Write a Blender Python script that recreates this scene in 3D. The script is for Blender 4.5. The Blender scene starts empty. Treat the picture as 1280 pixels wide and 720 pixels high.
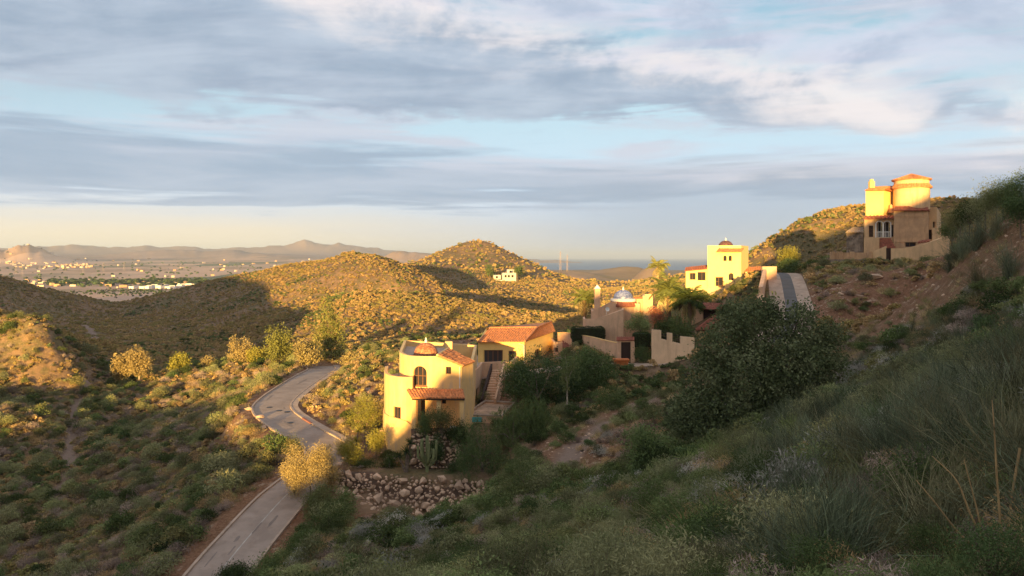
import bpy, bmesh, math, random
import numpy as np
from mathutils import Vector, Matrix, Quaternion, noise as mnoise

# ---------------------------------------------------------------- scene, camera, world, sun
S = bpy.context.scene
COL = S.collection
F, CX, HY = 925.0, 640.0, 322.0          # focal length in photo pixels, centre column, eye-level row
R = math.radians
SUN_AZ, SUN_EL = 11.0, 3.4               # degrees left of straight behind the camera / above the horizon

cam = bpy.data.cameras.new('camera'); camo = bpy.data.objects.new('camera', cam); COL.objects.link(camo)
camo.location = (0, 0, 0); camo.rotation_euler = (R(90), 0, 0)
cam.sensor_width = 36; cam.lens = 36 * F / 1280; cam.shift_y = -(360 - HY) / 1280
cam.clip_start = 0.1; cam.clip_end = 200000
S.camera = camo
S.render.resolution_x, S.render.resolution_y = 1024, 576
S.render.engine = 'CYCLES'
S.view_settings.view_transform = 'Standard'; S.view_settings.look = 'None'
S.view_settings.gamma = 1; S.view_settings.use_curve_mapping = False
S.view_settings.exposure = 1.95
try:
    S.cycles.max_bounces = 5; S.cycles.diffuse_bounces = 3; S.cycles.glossy_bounces = 2
    S.cycles.transmission_bounces = 3; S.cycles.volume_bounces = 0; S.cycles.transparent_max_bounces = 4
    S.cycles.sample_clamp_indirect = 4
except Exception: pass

sun_dir = Vector((-math.sin(R(SUN_AZ)) * math.cos(R(SUN_EL)), -math.cos(R(SUN_AZ)) * math.cos(R(SUN_EL)), math.sin(R(SUN_EL))))
sl = bpy.data.lights.new('sun', 'SUN'); sl.energy = 5.0; sl.angle = R(0.55); sl.color = (1.0, 0.63, 0.20)
slo = bpy.data.objects.new('sun', sl); COL.objects.link(slo)
slo.rotation_euler = sun_dir.to_track_quat('Z', 'Y').to_euler(); slo.location = sun_dir * 400

class NT:
    """small helper for node trees"""
    def __init__(s, t): s.t = t; s.n = t.nodes; s.l = t.links
    def node(s, typ, **kw):
        n = s.n.new(typ)
        for k, v in kw.items(): setattr(n, k, v)
        return n
    def put(s, sock, v):
        if v is None: return
        if hasattr(v, 'is_output') or isinstance(v, bpy.types.NodeSocket): s.l.new(v, sock)
        else: sock.default_value = v
    def m(s, op, a, b=None, c=None, clamp=False):
        n = s.node('ShaderNodeMath', operation=op); n.use_clamp = clamp
        s.put(n.inputs[0], a); s.put(n.inputs[1], b); s.put(n.inputs[2], c); return n.outputs[0]
    def vm(s, op, a, b=None):
        n = s.node('ShaderNodeVectorMath', operation=op); s.put(n.inputs[0], a); s.put(n.inputs[1], b); return n.outputs[0]
    def mix(s, f, a, b, mode='MIX'):
        n = s.node('ShaderNodeMix', data_type='RGBA', blend_type=mode)
        s.put(n.inputs[0], f)
        s.put(n.inputs[6], (*a, 1) if isinstance(a, tuple) and len(a) == 3 else a)
        s.put(n.inputs[7], (*b, 1) if isinstance(b, tuple) and len(b) == 3 else b); return n.outputs[2]
    def ss(s, v, a, b):           # smoothstep
        n = s.node('ShaderNodeMapRange', interpolation_type='SMOOTHSTEP')
        s.put(n.inputs[0], v); s.put(n.inputs[1], a); s.put(n.inputs[2], b); return n.outputs[0]
    def noise(s, vec, scale, detail=4, rough=.55, dist=0):
        n = s.node('ShaderNodeTexNoise'); s.put(n.inputs['Vector'], vec); n.inputs['Scale'].default_value = scale
        n.inputs['Detail'].default_value = detail; n.inputs['Roughness'].default_value = rough
        n.inputs['Distortion'].default_value = dist; return n.outputs['Fac']
    def comb(s, x, y, z=0.0):
        n = s.node('ShaderNodeCombineXYZ'); s.put(n.inputs[0], x); s.put(n.inputs[1], y); s.put(n.inputs[2], z); return n.outputs[0]
    def sep(s, v):
        n = s.node('ShaderNodeSeparateXYZ'); s.put(n.inputs[0], v); return n.outputs

# ---- sky: Nishita with cloud layers laid out over the whole dome
W = bpy.data.worlds.new('World'); S.world = W; W.use_nodes = True
wt = NT(W.node_tree); wt.n.clear()
sky = wt.node('ShaderNodeTexSky', sky_type='NISHITA'); sky.sun_disc = False
sky.sun_elevation = R(SUN_EL); sky.sun_rotation = math.atan2(sun_dir.x, sun_dir.y)
sky.altitude = 200; sky.air_density = 1.0; sky.dust_density = 1.6; sky.ozone_density = 1.6
tc = wt.node('ShaderNodeTexCoord'); D = tc.outputs['Generated']
dx, dy, dz = wt.sep(D)
az = wt.m('ARCTAN2', dx, dy)                                  # 0 = straight ahead, + right
el = wt.m('DEGREES', wt.m('ARCSINE', dz))
elp = wt.m('MAXIMUM', el, 0.0)
den = wt.m('ADD', wt.m('MAXIMUM', dz, 0.0), 0.10)
pl = wt.comb(wt.m('DIVIDE', dx, den), wt.m('DIVIDE', dy, den), 0.0)      # clouds lie on a flat layer
n_big = wt.noise(wt.vm('MULTIPLY', pl, (.55, 1.0, 1)), 1.15, 7, .56, .35)
n_mid = wt.noise(wt.vm('ADD', wt.vm('MULTIPLY', pl, (.5, 1.1, 1)), (7, 3, 0)), 3.2, 6, .6, .5)
uv = wt.comb(wt.m('MULTIPLY', az, 1.0), wt.m('MULTIPLY', el, .11), 0.0)
n_str = wt.noise(wt.vm('MULTIPLY', uv, (2.2, 9.0, 1)), 1.0, 6, .58, .6)        # long thin streaks
n_str2 = wt.noise(wt.vm('ADD', wt.vm('MULTIPLY', uv, (3.6, 5.0, 1)), (3.3, 9.1, 0)), 1.0, 7, .6, .45)
uvi = wt.comb(wt.m('MULTIPLY', az, 5.2), wt.m('MULTIPLY', el, .15), 0.0)
n_p = wt.noise(uvi, 1.0, 8, .58, .25); n_pf = wt.m('SUBTRACT', n_p, .5)                     # billowing edges
nb = wt.m('SUBTRACT', n_big, .5); nm = wt.m('SUBTRACT', n_mid, .5); n1 = wt.m('SUBTRACT', n_str, .5); n2 = wt.m('SUBTRACT', n_str2, .5)
def el_w(kb, km, k1, k2):
    v = wt.m('MULTIPLY_ADD', nb, kb, elp); v = wt.m('MULTIPLY_ADD', nm, km, v)
    v = wt.m('MULTIPLY_ADD', n1, k1, v); return wt.m('MULTIPLY_ADD', n2, k2, v)
e1 = wt.m('MULTIPLY_ADD', n_pf, 9.0, el_w(3, 2.0, 2, 6))
azc = wt.m('MINIMUM', wt.m('MAXIMUM', az, -1.2), 1.2)
top = wt.m('MULTIPLY_ADD', azc, -12.5, 17.0)
bank = wt.m('MULTIPLY', wt.ss(e1, wt.m('MULTIPLY_ADD', azc, -2.2, 9.6), wt.m('MULTIPLY_ADD', azc, -2.2, 11.0)), wt.ss(e1, wt.m('ADD', top, .9), wt.m('SUBTRACT', top, 1.4)))
rim = wt.m('MULTIPLY', wt.ss(e1, wt.m('SUBTRACT', top, 3.8), wt.m('ADD', top, .2)), wt.ss(e1, wt.m('ADD', top, 3.0), wt.m('ADD', top, .4)))
e2 = el_w(1, 1, 5, 4)
band2 = wt.m('MULTIPLY', wt.ss(e2, 3.6, 4.5), wt.ss(e2, wt.m('MULTIPLY_ADD', azc, -2.5, 8.4), wt.m('MULTIPLY_ADD', azc, -2.5, 6.4)))
thin = wt.m('MULTIPLY', wt.ss(n_str2, .43, .60), wt.ss(el, 3.0, 7.0))
highc = wt.m('MULTIPLY', wt.ss(wt.m('ADD', wt.m('MULTIPLY', n_mid, .5), wt.m('MULTIPLY', n_p, .5)), .40, .56), wt.ss(el, 10.0, 14.0))
deck = wt.m('MULTIPLY', wt.ss(wt.m('ADD', n_big, wt.m('MULTIPLY', nm, .5)), .38, .58), wt.ss(el, 17.0, 26.0))      # the broken deck goes on overhead
right = wt.m('MULTIPLY', wt.ss(el_w(.5, .5, 2.5, 2.5), 6.8, 5.6), wt.ss(az, -.05, .22))
rtop = wt.m('MULTIPLY', wt.m('MULTIPLY', wt.ss(el_w(.5, .5, 2.5, 2.5), 4.6, 5.9), wt.ss(el_w(.5, .5, 2.5, 2.5), 7.6, 6.2)), wt.ss(az, -.05, .15))
# radiance of the clear air, then the cloud layers over it
EXPO = 1.0
clear = wt.mix(1.0, sky.outputs[0], (1, 1, 1), 'MULTIPLY')
skyv = wt.node('ShaderNodeVectorMath', operation='SCALE'); wt.put(skyv.inputs[0], sky.outputs[0]); skyv.inputs[3].default_value = 0.20
c = skyv.outputs[0]
c = wt.mix(wt.m('MULTIPLY', wt.ss(el, 17, 3), .86), c, (.34, .45, .62))          # thin high veil whitens the lower sky
hz = wt.mix(wt.ss(az, -.45, .25), (.60, .51, .36), (.335, .375, .42))
c = wt.mix(wt.m('MULTIPLY', wt.ss(el_w(0, 0, 2.0, 1.5), 5.5, 1.0), .95), c, hz)
c = wt.mix(wt.m('MULTIPLY', right, .8), c, (.25, .31, .385))
c = wt.mix(wt.m('MULTIPLY', rtop, .6), c, (.50, .43, .42))
c = wt.mix(wt.m('MULTIPLY', thin, .75), c, wt.mix(n_str, (.25, .29, .38), (.46, .45, .49)))
c = wt.mix(wt.m('MULTIPLY', highc, .8), c, wt.mix(wt.ss(n_p, .46, .62), (.40, .42, .50), (.27, .31, .40)))
c = wt.mix(wt.m('MULTIPLY', deck, .85), c, wt.mix(wt.ss(n_mid, .35, .7), (.36, .37, .42), (.62, .56, .52)))
c = wt.mix(wt.m('MULTIPLY', band2, .85), c, wt.mix(wt.ss(n_str2, .35, .7), (.19, .25, .33), (.285, .34, .415)))
c = wt.mix(wt.m('MULTIPLY', bank, .93), c, wt.mix(wt.ss(wt.m('ADD', wt.m('MULTIPLY', n_mid, .5), wt.m('MULTIPLY', n_p, .5)), .36, .64), (.185, .238, .315), (.295, .35, .42)))
c = wt.mix(wt.m('MULTIPLY', wt.m('MULTIPLY', rim, wt.ss(n_p, .40, .60)), .7), c, (.60, .54, .52))
bg = wt.node('ShaderNodeBackground'); wt.put(bg.inputs[0], c); bg.inputs[1].default_value = 0.46
wo = wt.node('ShaderNodeOutputWorld'); wt.l.new(bg.outputs[0], wo.inputs[0])

# ---------------------------------------------------------------- helpers
def px2w(px, py, Y): return ((px - CX) / F * Y, Y, (HY - py) / F * Y)
def pX(px, Y): return (px - CX) / F * Y
def pZ(py, Y): return (HY - py) / F * Y
rng = np.random.default_rng(7); random.seed(7)

def mesh_np(name, verts, faces, mats=(), mi=None, smooth=False):
    """verts (n,3), faces list of index arrays or an (m,k) array"""
    me = bpy.data.meshes.new(name)
    verts = np.asarray(verts, np.float32)
    if isinstance(faces, np.ndarray):
        m, k = faces.shape
        me.vertices.add(len(verts)); me.vertices.foreach_set('co', verts.ravel())
        me.loops.add(m * k); me.loops.foreach_set('vertex_index', faces.astype(np.int32).ravel())
        me.polygons.add(m); me.polygons.foreach_set('loop_start', np.arange(0, m * k, k, dtype=np.int32))
        if mi is not None: me.polygons.foreach_set('material_index', np.asarray(mi, np.int32))
        if smooth: me.polygons.foreach_set('use_smooth', np.ones(m, bool))
        me.update(calc_edges=True)
    else:
        me.from_pydata([tuple(v) for v in verts], [], [tuple(f) for f in faces])
        if mi is not None: me.polygons.foreach_set('material_index', np.asarray(mi, np.int32))
        if smooth: me.polygons.foreach_set('use_smooth', np.ones(len(me.polygons), bool))
    for m_ in mats: me.materials.append(m_)
    return me
def link(name, me, parent=None, loc=None):
    o = bpy.data.objects.new(name, me); COL.objects.link(o)
    if parent is not None: o.parent = parent
    if loc is not None: o.location = loc
    return o
def tag(o, label=None, cat=None, group=None, kind=None):
    if label: o['label'] = label
    if cat: o['category'] = cat
    if group: o['group'] = group
    if kind: o['kind'] = kind
    return o
def empty(name, loc, label, cat, group=None, rz=0):
    o = bpy.data.objects.new(name, None); COL.objects.link(o); o.location = loc; o.rotation_euler[2] = rz
    o.empty_display_size = .3
    return tag(o, label, cat, group)

class MB:
    """collects polygons for ONE mesh"""
    def __init__(s): s.v = []; s.f = []; s.mi = []
    def add(s, vs, fs, m=0):
        b = len(s.v); s.v += [tuple(v) for v in vs]
        for f in fs: s.f.append(tuple(b + i for i in f)); s.mi.append(m)
        return s
    def hexa(s, p, m=0):           # 8 corners: bottom ring 0-3, top ring 4-7
        return s.add(p, [(3, 2, 1, 0), (4, 5, 6, 7), (0, 1, 5, 4), (1, 2, 6, 5), (2, 3, 7, 6), (3, 0, 4, 7)], m)
    def box(s, x0, x1, y0, y1, z0, z1, m=0):
        return s.hexa([(x0, y0, z0), (x1, y0, z0), (x1, y1, z0), (x0, y1, z0), (x0, y0, z1), (x1, y0, z1), (x1, y1, z1), (x0, y1, z1)], m)
    def obox(s, c, sx, sy, sz, rz=0, m=0):    # box standing on c, turned about z
        ca, sa = math.cos(rz), math.sin(rz)
        q = [(-sx, -sy), (sx, -sy), (sx, sy), (-sx, sy)]
        r = [(c[0] + (a * ca - b * sa) / 2, c[1] + (a * sa + b * ca) / 2) for a, b in q]
        return s.hexa([(x, y, c[2]) for x, y in r] + [(x, y, c[2] + sz) for x, y in r], m)
    def prism(s, poly, z0, z1, m=0, ztop=None):   # plan polygon (ccw) pulled up; ztop = height per corner
        n = len(poly); vs = [(x, y, z0) for x, y in poly] + [(poly[i][0], poly[i][1], ztop[i] if ztop else z1) for i in range(n)]
        fs = [tuple(range(n - 1, -1, -1)), tuple(range(n, 2 * n))] + [(i, (i + 1) % n, n + (i + 1) % n, n + i) for i in range(n)]
        return s.add(vs, fs, m)
    def lathe(s, c, prof, seg=24, a0=0, a1=2 * math.pi, m=0):   # prof: [(r,z)] bottom to top
        full = abs(a1 - a0 - 2 * math.pi) < 1e-6; n = seg if full else seg + 1
        vs = []
        for r_, z in prof:
            for i in range(n):
                a = a0 + (a1 - a0) * i / seg; vs.append((c[0] + r_ * math.cos(a), c[1] + r_ * math.sin(a), c[2] + z))
        fs = []
        for j in range(len(prof) - 1):
            for i in range(seg):
                k = (i + 1) % n; fs.append((j * n + i, j * n + k, (j + 1) * n + k, (j + 1) * n + i))
        return s.add(vs, fs, m)
    def tube(s, pts, rad, seg=6, m=0, cap=True):
        pts = [Vector(p) for p in pts]; n = len(pts)
        if not hasattr(rad, '__len__'): rad = [rad] * n
        vs = []; fs = []; up = Vector((0, 0, 1))
        for i, p in enumerate(pts):
            t = (pts[min(i + 1, n - 1)] - pts[max(i - 1, 0)]).normalized()
            a = t.cross(up if abs(t.z) < .95 else Vector((1, 0, 0))).normalized(); b = t.cross(a)
            for k in range(seg):
                w = 2 * math.pi * k / seg; vs.append(p + (a * math.cos(w) + b * math.sin(w)) * rad[i])
        for i in range(n - 1):
            for k in range(seg):
                q = (k + 1) % seg; fs.append((i * seg + k, i * seg + q, (i + 1) * seg + q, (i + 1) * seg + k))
        if cap: fs += [tuple(range(seg)), tuple((n - 1) * seg + k for k in range(seg - 1, -1, -1))]
        return s.add(vs, fs, m)
    def build(s, name, mats, parent=None, smooth=False, org=None):
        if not isinstance(mats, (list, tuple)): mats = [mats]
        v = np.array(s.v, np.float32).reshape(-1, 3)
        o_ = Vector(org) if org is not None else (parent.matrix_basis.translation if parent is not None else Vector((0, 0, 0)))
        if parent is not None and parent.parent is not None and org is None: o_ = o_ + parent.parent.matrix_basis.translation
        v = v - np.array(o_, np.float32)
        me = bpy.data.meshes.new(name); me.from_pydata(v.tolist(), [], s.f)
        me.polygons.foreach_set('material_index', s.mi)
        if smooth:
            me.polygons.foreach_set('use_smooth', [True] * len(s.f))
        for m_ in mats: me.materials.append(m_)
        bm = bmesh.new(); bm.from_mesh(me); bmesh.ops.recalc_face_normals(bm, faces=bm.faces[:]); bm.to_mesh(me); bm.free()
        if smooth:
            try: me.set_sharp_from_angle(angle=R(40))
            except Exception: pass
        return link(name, me, parent)

# ---------------------------------------------------------------- material makers
MAT = {}
def mat(name, col, rough=.9, var=.12, scale=3.0, bump=0.0, bscale=40, dirt=None, dscale=.6, spec=.25, metallic=0, coord='Object'):
    m_ = bpy.data.materials.new(name); m_.use_nodes = True; t = NT(m_.node_tree); t.n.clear()
    b = t.node('ShaderNodeBsdfPrincipled'); o = t.node('ShaderNodeOutputMaterial'); t.l.new(b.outputs[0], o.inputs[0])
    g = t.node('ShaderNodeNewGeometry'); P = g.outputs['Position']
    f = t.noise(P, scale, 5, .6)
    d = tuple(x * (1 - var) for x in col); l = tuple(min(1, x * (1 + var)) for x in col)
    c_ = t.mix(t.ss(f, .3, .7), d, l)
    if dirt:
        c_ = t.mix(t.m('MULTIPLY', t.ss(t.noise(t.vm('MULTIPLY', P, (1.5, 1.5, .28)), dscale * 4, 6, .65), .47, .70), .9), c_, dirt)
    t.put(b.inputs['Base Color'], c_); b.inputs['Roughness'].default_value = rough; b.inputs['Metallic'].default_value = metallic
    b.inputs['Specular IOR Level'].default_value = spec
    if bump:
        bn = t.node('ShaderNodeBump'); bn.inputs['Strength'].default_value = bump; bn.inputs['Distance'].default_value = .02
        t.put(bn.inputs['Height'], t.noise(P, bscale, 4, .6)); t.l.new(bn.outputs[0], b.inputs['Normal'])
    MAT[name] = m_; return m_
def leafmat(name, c1, c2, c3=None, dark=.55, patch=.08, trans=.25, rnd=.6, gain=1.95, pv=.95):
    c1, c2 = [tuple(x * gain for x in c) for c in (c1, c2)]; c3 = tuple(x * gain for x in c3) if c3 else None
    """foliage: colour varies leaf clump by clump, plant by plant and in broad patches"""
    m_ = bpy.data.materials.new(name); m_.use_nodes = True; t = NT(m_.node_tree); t.n.clear()
    o = t.node('ShaderNodeOutputMaterial'); g = t.node('ShaderNodeNewGeometry'); oi = t.node('ShaderNodeObjectInfo')
    P = g.outputs['Position']
    f = t.m('ADD', t.m('MULTIPLY', oi.outputs['Random'], rnd), t.m('MULTIPLY', t.noise(P, 2.3, 2), 1 - rnd))
    c_ = t.mix(t.ss(f, .2, .8), c1, c2)
    if c3: c_ = t.mix(t.m('MULTIPLY', t.ss(t.noise(P, patch, 3), .47, .62), t.ss(oi.outputs['Random'], .1, .5)), c_, c3)
    v = t.m('MULTIPLY_ADD', g.outputs['Random Per Island'], .6, dark + .1)
    v = t.m('MULTIPLY', v, t.m('MULTIPLY_ADD', t.m('FRACT', t.m('MULTIPLY', oi.outputs['Random'], 7.31)), pv, 1.03 - pv / 2))   # every plant a little lighter or darker
    sc = t.node('ShaderNodeVectorMath', operation='SCALE'); t.put(sc.inputs[0], c_); t.put(sc.inputs[3], v)
    d = t.node('ShaderNodeBsdfDiffuse'); t.put(d.inputs[0], sc.outputs[0])
    tr = t.node('ShaderNodeBsdfTranslucent'); t.put(tr.inputs[0], sc.outputs[0])
    mx = t.node('ShaderNodeMixShader'); mx.inputs[0].default_value = trans
    t.l.new(d.outputs[0], mx.inputs[1]); t.l.new(tr.outputs[0], mx.inputs[2]); t.l.new(mx.outputs[0], o.inputs[0])
    MAT[name] = m_; return m_
# ---------------------------------------------------------------- terrain
def tps_fit(pts, lam=.25):
    p = np.array(pts, float); xy = p[:, :2] / 100; n = len(p)
    d = np.linalg.norm(xy[:, None] - xy[None], axis=2)
    K = np.where(d > 0, d * d * np.log(np.maximum(d, 1e-9)), 0) + np.eye(n) * lam * 1e-3
    Pm = np.c_[np.ones(n), xy]; A = np.zeros((n + 3, n + 3)); A[:n, :n] = K; A[:n, n:] = Pm; A[n:, :n] = Pm.T
    return xy, np.linalg.solve(A, np.r_[p[:, 2], 0, 0, 0])
def tps_eval(fit, X, Y):
    xy, w = fit; out = np.empty(len(X)); n = len(xy)
    for a in range(0, len(X), 60000):
        q = np.c_[X[a:a + 60000], Y[a:a + 60000]] / 100
        d2 = ((q[:, None] - xy[None]) ** 2).sum(2); np.maximum(d2, 1e-12, out=d2)
        out[a:a + 60000] = (.5 * d2 * np.log(d2)) @ w[:n] + w[n] + q @ w[n + 1:]
    return out
# (photo column, photo row, distance): points where the ground shows
CPX = [
 # near slope below the camera
 (640,720,26),(500,715,38),(420,700,47),(800,700,17),(900,640,16),(1000,690,9.5),(1120,700,6.5),(1250,705,4.2),(960,560,28),(1060,520,30),(1150,520,22),
 (1280,560,11),(1280,470,22),(1180,440,42),(1280,395,40),(1280,330,62),(1275,262,60),(1235,280,68),(1200,318,84),
 (760,640,30),(640,660,38),(560,665,45),(480,662,56),(430,650,60),(700,600,52),(780,600,46),(850,590,38),
 (700,545,68),(640,590,60),(780,530,66),(860,470,84),(950,545,46),(870,545,54),(1040,470,56),(1100,432,62),(1000,440,62),
 # red cut bank and the terrace of the tower house
 (1040,405,76),(1120,410,76),(1200,405,74),(1250,385,74),(1030,375,82),(1110,345,97),(1180,333,97),(1235,335,92),(1060,340,99),(1150,325,110),(1050,325,116),
 (985,392,80),(985,370,90),(980,346,101),(945,345,104),(920,385,100),
 # house terraces
 (770,454,95),(830,455,90),(720,460,92),(670,500,84),(640,520,79),(600,520,80),(560,530,76),(520,560,71),(505,568,71),(480,572,72),(440,590,70),
 (720,425,106),(780,422,108),(850,405,108),(905,378,122),(640,455,98),(680,440,108),
 (590,590,67),(610,560,70),
 # foot of the rubble wall
 (430,610,66),(470,640,62.5),(520,645,62),(590,640,61),(560,650,60),(610,640,60),(500,660,57),
 # left of the road, spur and trail
 (220,705,58),(100,705,66),(0,715,68),(-60,700,70),(250,640,66),(190,600,84),(280,585,78),(95,575,95),(0,600,92),(85,540,108),(98,505,122),(30,520,108),(60,480,128),(0,470,126),(-40,430,130),(20,425,132),(40,398,134),(70,440,132),
 (-60,380,140),(120,487,140),(170,478,142),(280,458,150),(350,456,142),(240,520,112),(310,500,108),(300,540,90),(160,540,115),
 # behind the spur: valley and hills
 (110,450,200),(200,432,240),(100,418,300),(270,410,290),(340,430,215),(150,400,400),(200,384,560),(-20,342,390),(-120,330,400),(80,365,440),(160,389,510),(230,378,480),
 (440,432,165),(420,400,215),(450,364,262),(380,378,262),(345,388,270),(560,376,300),(520,415,200),(560,430,132),(500,440,120),(610,425,140),(700,402,220),(660,390,250),
 (420,374,325),(480,368,330),(540,380,335),(445,315,405),(330,336,425),(250,353,455),(392,324,410),(530,341,385),(560,360,360),(190,374,540),(300,380,360),(400,345,350),(500,352,335),
 (700,354,740),(750,364,740),(800,374,760),(650,334,790),(600,330,830),(550,345,830),(500,352,780),(720,350,660),(490,328,412),(510,336,405),(470,320,415),(520,328,680),(540,319,690),(445,328,485),(500,342,475),(400,338,485),(350,348,490),(600,299,690),(560,311,682),(510,330,660),(640,318,670),(590,330,600),(632,345,520),(700,348,590),(740,360,560),(680,375,420),(620,370,400),(760,382,330),(600,385,290),
 (790,395,250),(850,375,300),(950,350,300),(850,345,700),(930,335,500),(1000,345,190),
 # rocky hill behind the tower house
 (1000,306,195),(1040,282,195),(1080,261,195),(1130,255,200),(1190,249,200),(1060,300,165),(1100,325,135),(1280,262,190),(1400,250,150),
]
SLT, CLT = math.tan(R(SUN_AZ)), math.tan(R(SUN_EL)) / math.cos(R(SUN_AZ))
SHADOW_RIDGE = [(-420, 29.21), (-310, 21.21), (-226, 12.21), (-193, 8.21), (-160, -4.79), (-132, -10.82), (-117, -13.33), (-105, -17.83), (-93, -18.33), (-84, -18.83), (-72, -15.83), (-60, -14.33), (-45, -15.43), (-36, -15.36), (-30, -16.26), (-26, -13.96), (-24, -12.56), (-22.9, -11.1), (-21.6, -6.5), (-19.2, -6.9), (-17, -8.5), (-13.5, -8.1), (-11.5, -1.3), (-8.4, 1.4), (-5.2, 0.25), (-2, -3.35), (1.6, -1.2), (2.4, 0.1), (3.2, 0.8), (4.4, 1.0), (6.5, 0.8), (9.5, 0.3), (14.5, 3.25), (20, 6.45), (27, 9.45), (32.7, 12.85), (37, 14.15), (42, 16.55), (60, 22.45), (90, 31.45)]
CP = [px2w(*c) for c in CPX]
CP += [(0, 0, -1.7), (3, 2, -1.5), (-4, 6, -4.2), (-8, 14, -8), (5, 0, -.6), (12, 0, 2), (-30, 20, -20), (-60, 30, -24), (-90, 40, -26), (-120, 60, -24), (-170, 60, -16), (-55, 0, -22), (-90, 0, -22)]
for xr, zr in SHADOW_RIDGE:                        # unseen ridge behind the photographer, crest shaped to cast the wanted shadow edge
    yb = -70 if xr > -60 else -60
    CP.append((xr + SLT * yb, yb, zr - CLT * yb))
    if -60 < xr < 50:
        for y2 in (-50, -32, -14): CP.append((xr + SLT * y2, y2, min(zr - CLT * y2 - 1.6, -1.0 + .35 * max(xr, -60) if y2 > -20 else 1e9)))
    CP.append((xr + SLT * (yb - 22), yb - 22, zr - CLT * (yb - 22) - 3.0))
    CP.append((xr * 1.02 + SLT * (yb - 70), yb - 70, zr - CLT * (yb - 70) - 9))
CP += [(-300, 150, 4), (-300, 250, 2), (-450, 300, 10), (300, 100, 34), (54, 60, 9.5), (72, 60, 13), (60, 20, 13), (40, 30, 5.5), (300, 300, 40), (250, 500, 0), (0, 900, -40), (300, 900, -20), (-300, 900, -55), (-500, 600, -30), (0, -300, 0), (300, -300, 50), (-400, -300, 10)]
TFIT = tps_fit(CP)

ROAD_PX = [(230, 775, 47), (268, 725, 52), (295, 690, 56), (325, 655, 60), (355, 622, 65), (381, 600, 69), (405, 580, 73), (408, 560, 77.5), (378, 541, 82), (350, 523, 88), (340, 507, 94), (362, 487, 104), (390, 469, 116), (402, 462, 123), (400, 458, 130)]
def catmull(P, n=10):
    P = np.array(P, float); Q = np.vstack([2 * P[0] - P[1], P, 2 * P[-1] - P[-2]]); out = []
    for i in range(1, len(Q) - 2):
        for t in np.linspace(0, 1, n, endpoint=False):
            a, b, c_, d = Q[i - 1], Q[i], Q[i + 1], Q[i + 2]
            out.append(.5 * (2 * b + (c_ - a) * t + (2 * a - 5 * b + 4 * c_ - d) * t * t + (3 * b - a - 3 * c_ + d) * t ** 3))
    out.append(P[-1]); return np.array(out)
ROAD = catmull([px2w(*p) for p in ROAD_PX], 8)
DRIVE = catmull([px2w(*p) for p in [(968, 430, 70), (988, 402, 78), (990, 388, 82), (987, 370, 90), (983, 352, 99), (979, 343, 106), (972, 341, 113)]], 6)
LANE = catmull([px2w(*p) for p in [(560, 475, 92), (700, 461, 92), (770, 456.5, 93.5), (830, 455, 90), (900, 440, 84), (960, 425, 74)]], 6)
TRAIL = catmull([px2w(*p) for p in [(10, 690, 70), (40, 640, 80), (88, 592, 92), (84, 570, 98), (88, 545, 107), (92, 520, 117), (100, 500, 126), (112, 488, 136)]], 6)
TRAIL2 = catmull([px2w(*p) for p in [(865, 472, 83), (820, 495, 78), (790, 515, 73), (760, 535, 69), (735, 560, 64), (700, 590, 55)]], 6)
TRAIL3 = catmull([px2w(*p) for p in [(112, 470, 165), (105, 445, 220), (118, 425, 290), (108, 405, 350)]], 6)
def segdist(X, Y, PL):
    """distance to polyline and the height of its nearest point"""
    best = np.full(len(X), 1e9); z = np.zeros(len(X)); par = np.zeros(len(X))
    for i in range(len(PL) - 1):
        a, b = PL[i], PL[i + 1]; d = b[:2] - a[:2]; L = d @ d + 1e-9
        t = np.clip(((X - a[0]) * d[0] + (Y - a[1]) * d[1]) / L, 0, 1)
        q = np.hypot(X - a[0] - t * d[0], Y - a[1] - t * d[1]); m_ = q < best
        best[m_] = q[m_]; z[m_] = (a[2] + t * (b[2] - a[2]))[m_]
    return best, z
def sstep(a, b, x): t = np.clip((x - a) / (b - a), 0, 1); return t * t * (3 - 2 * t)
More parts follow.
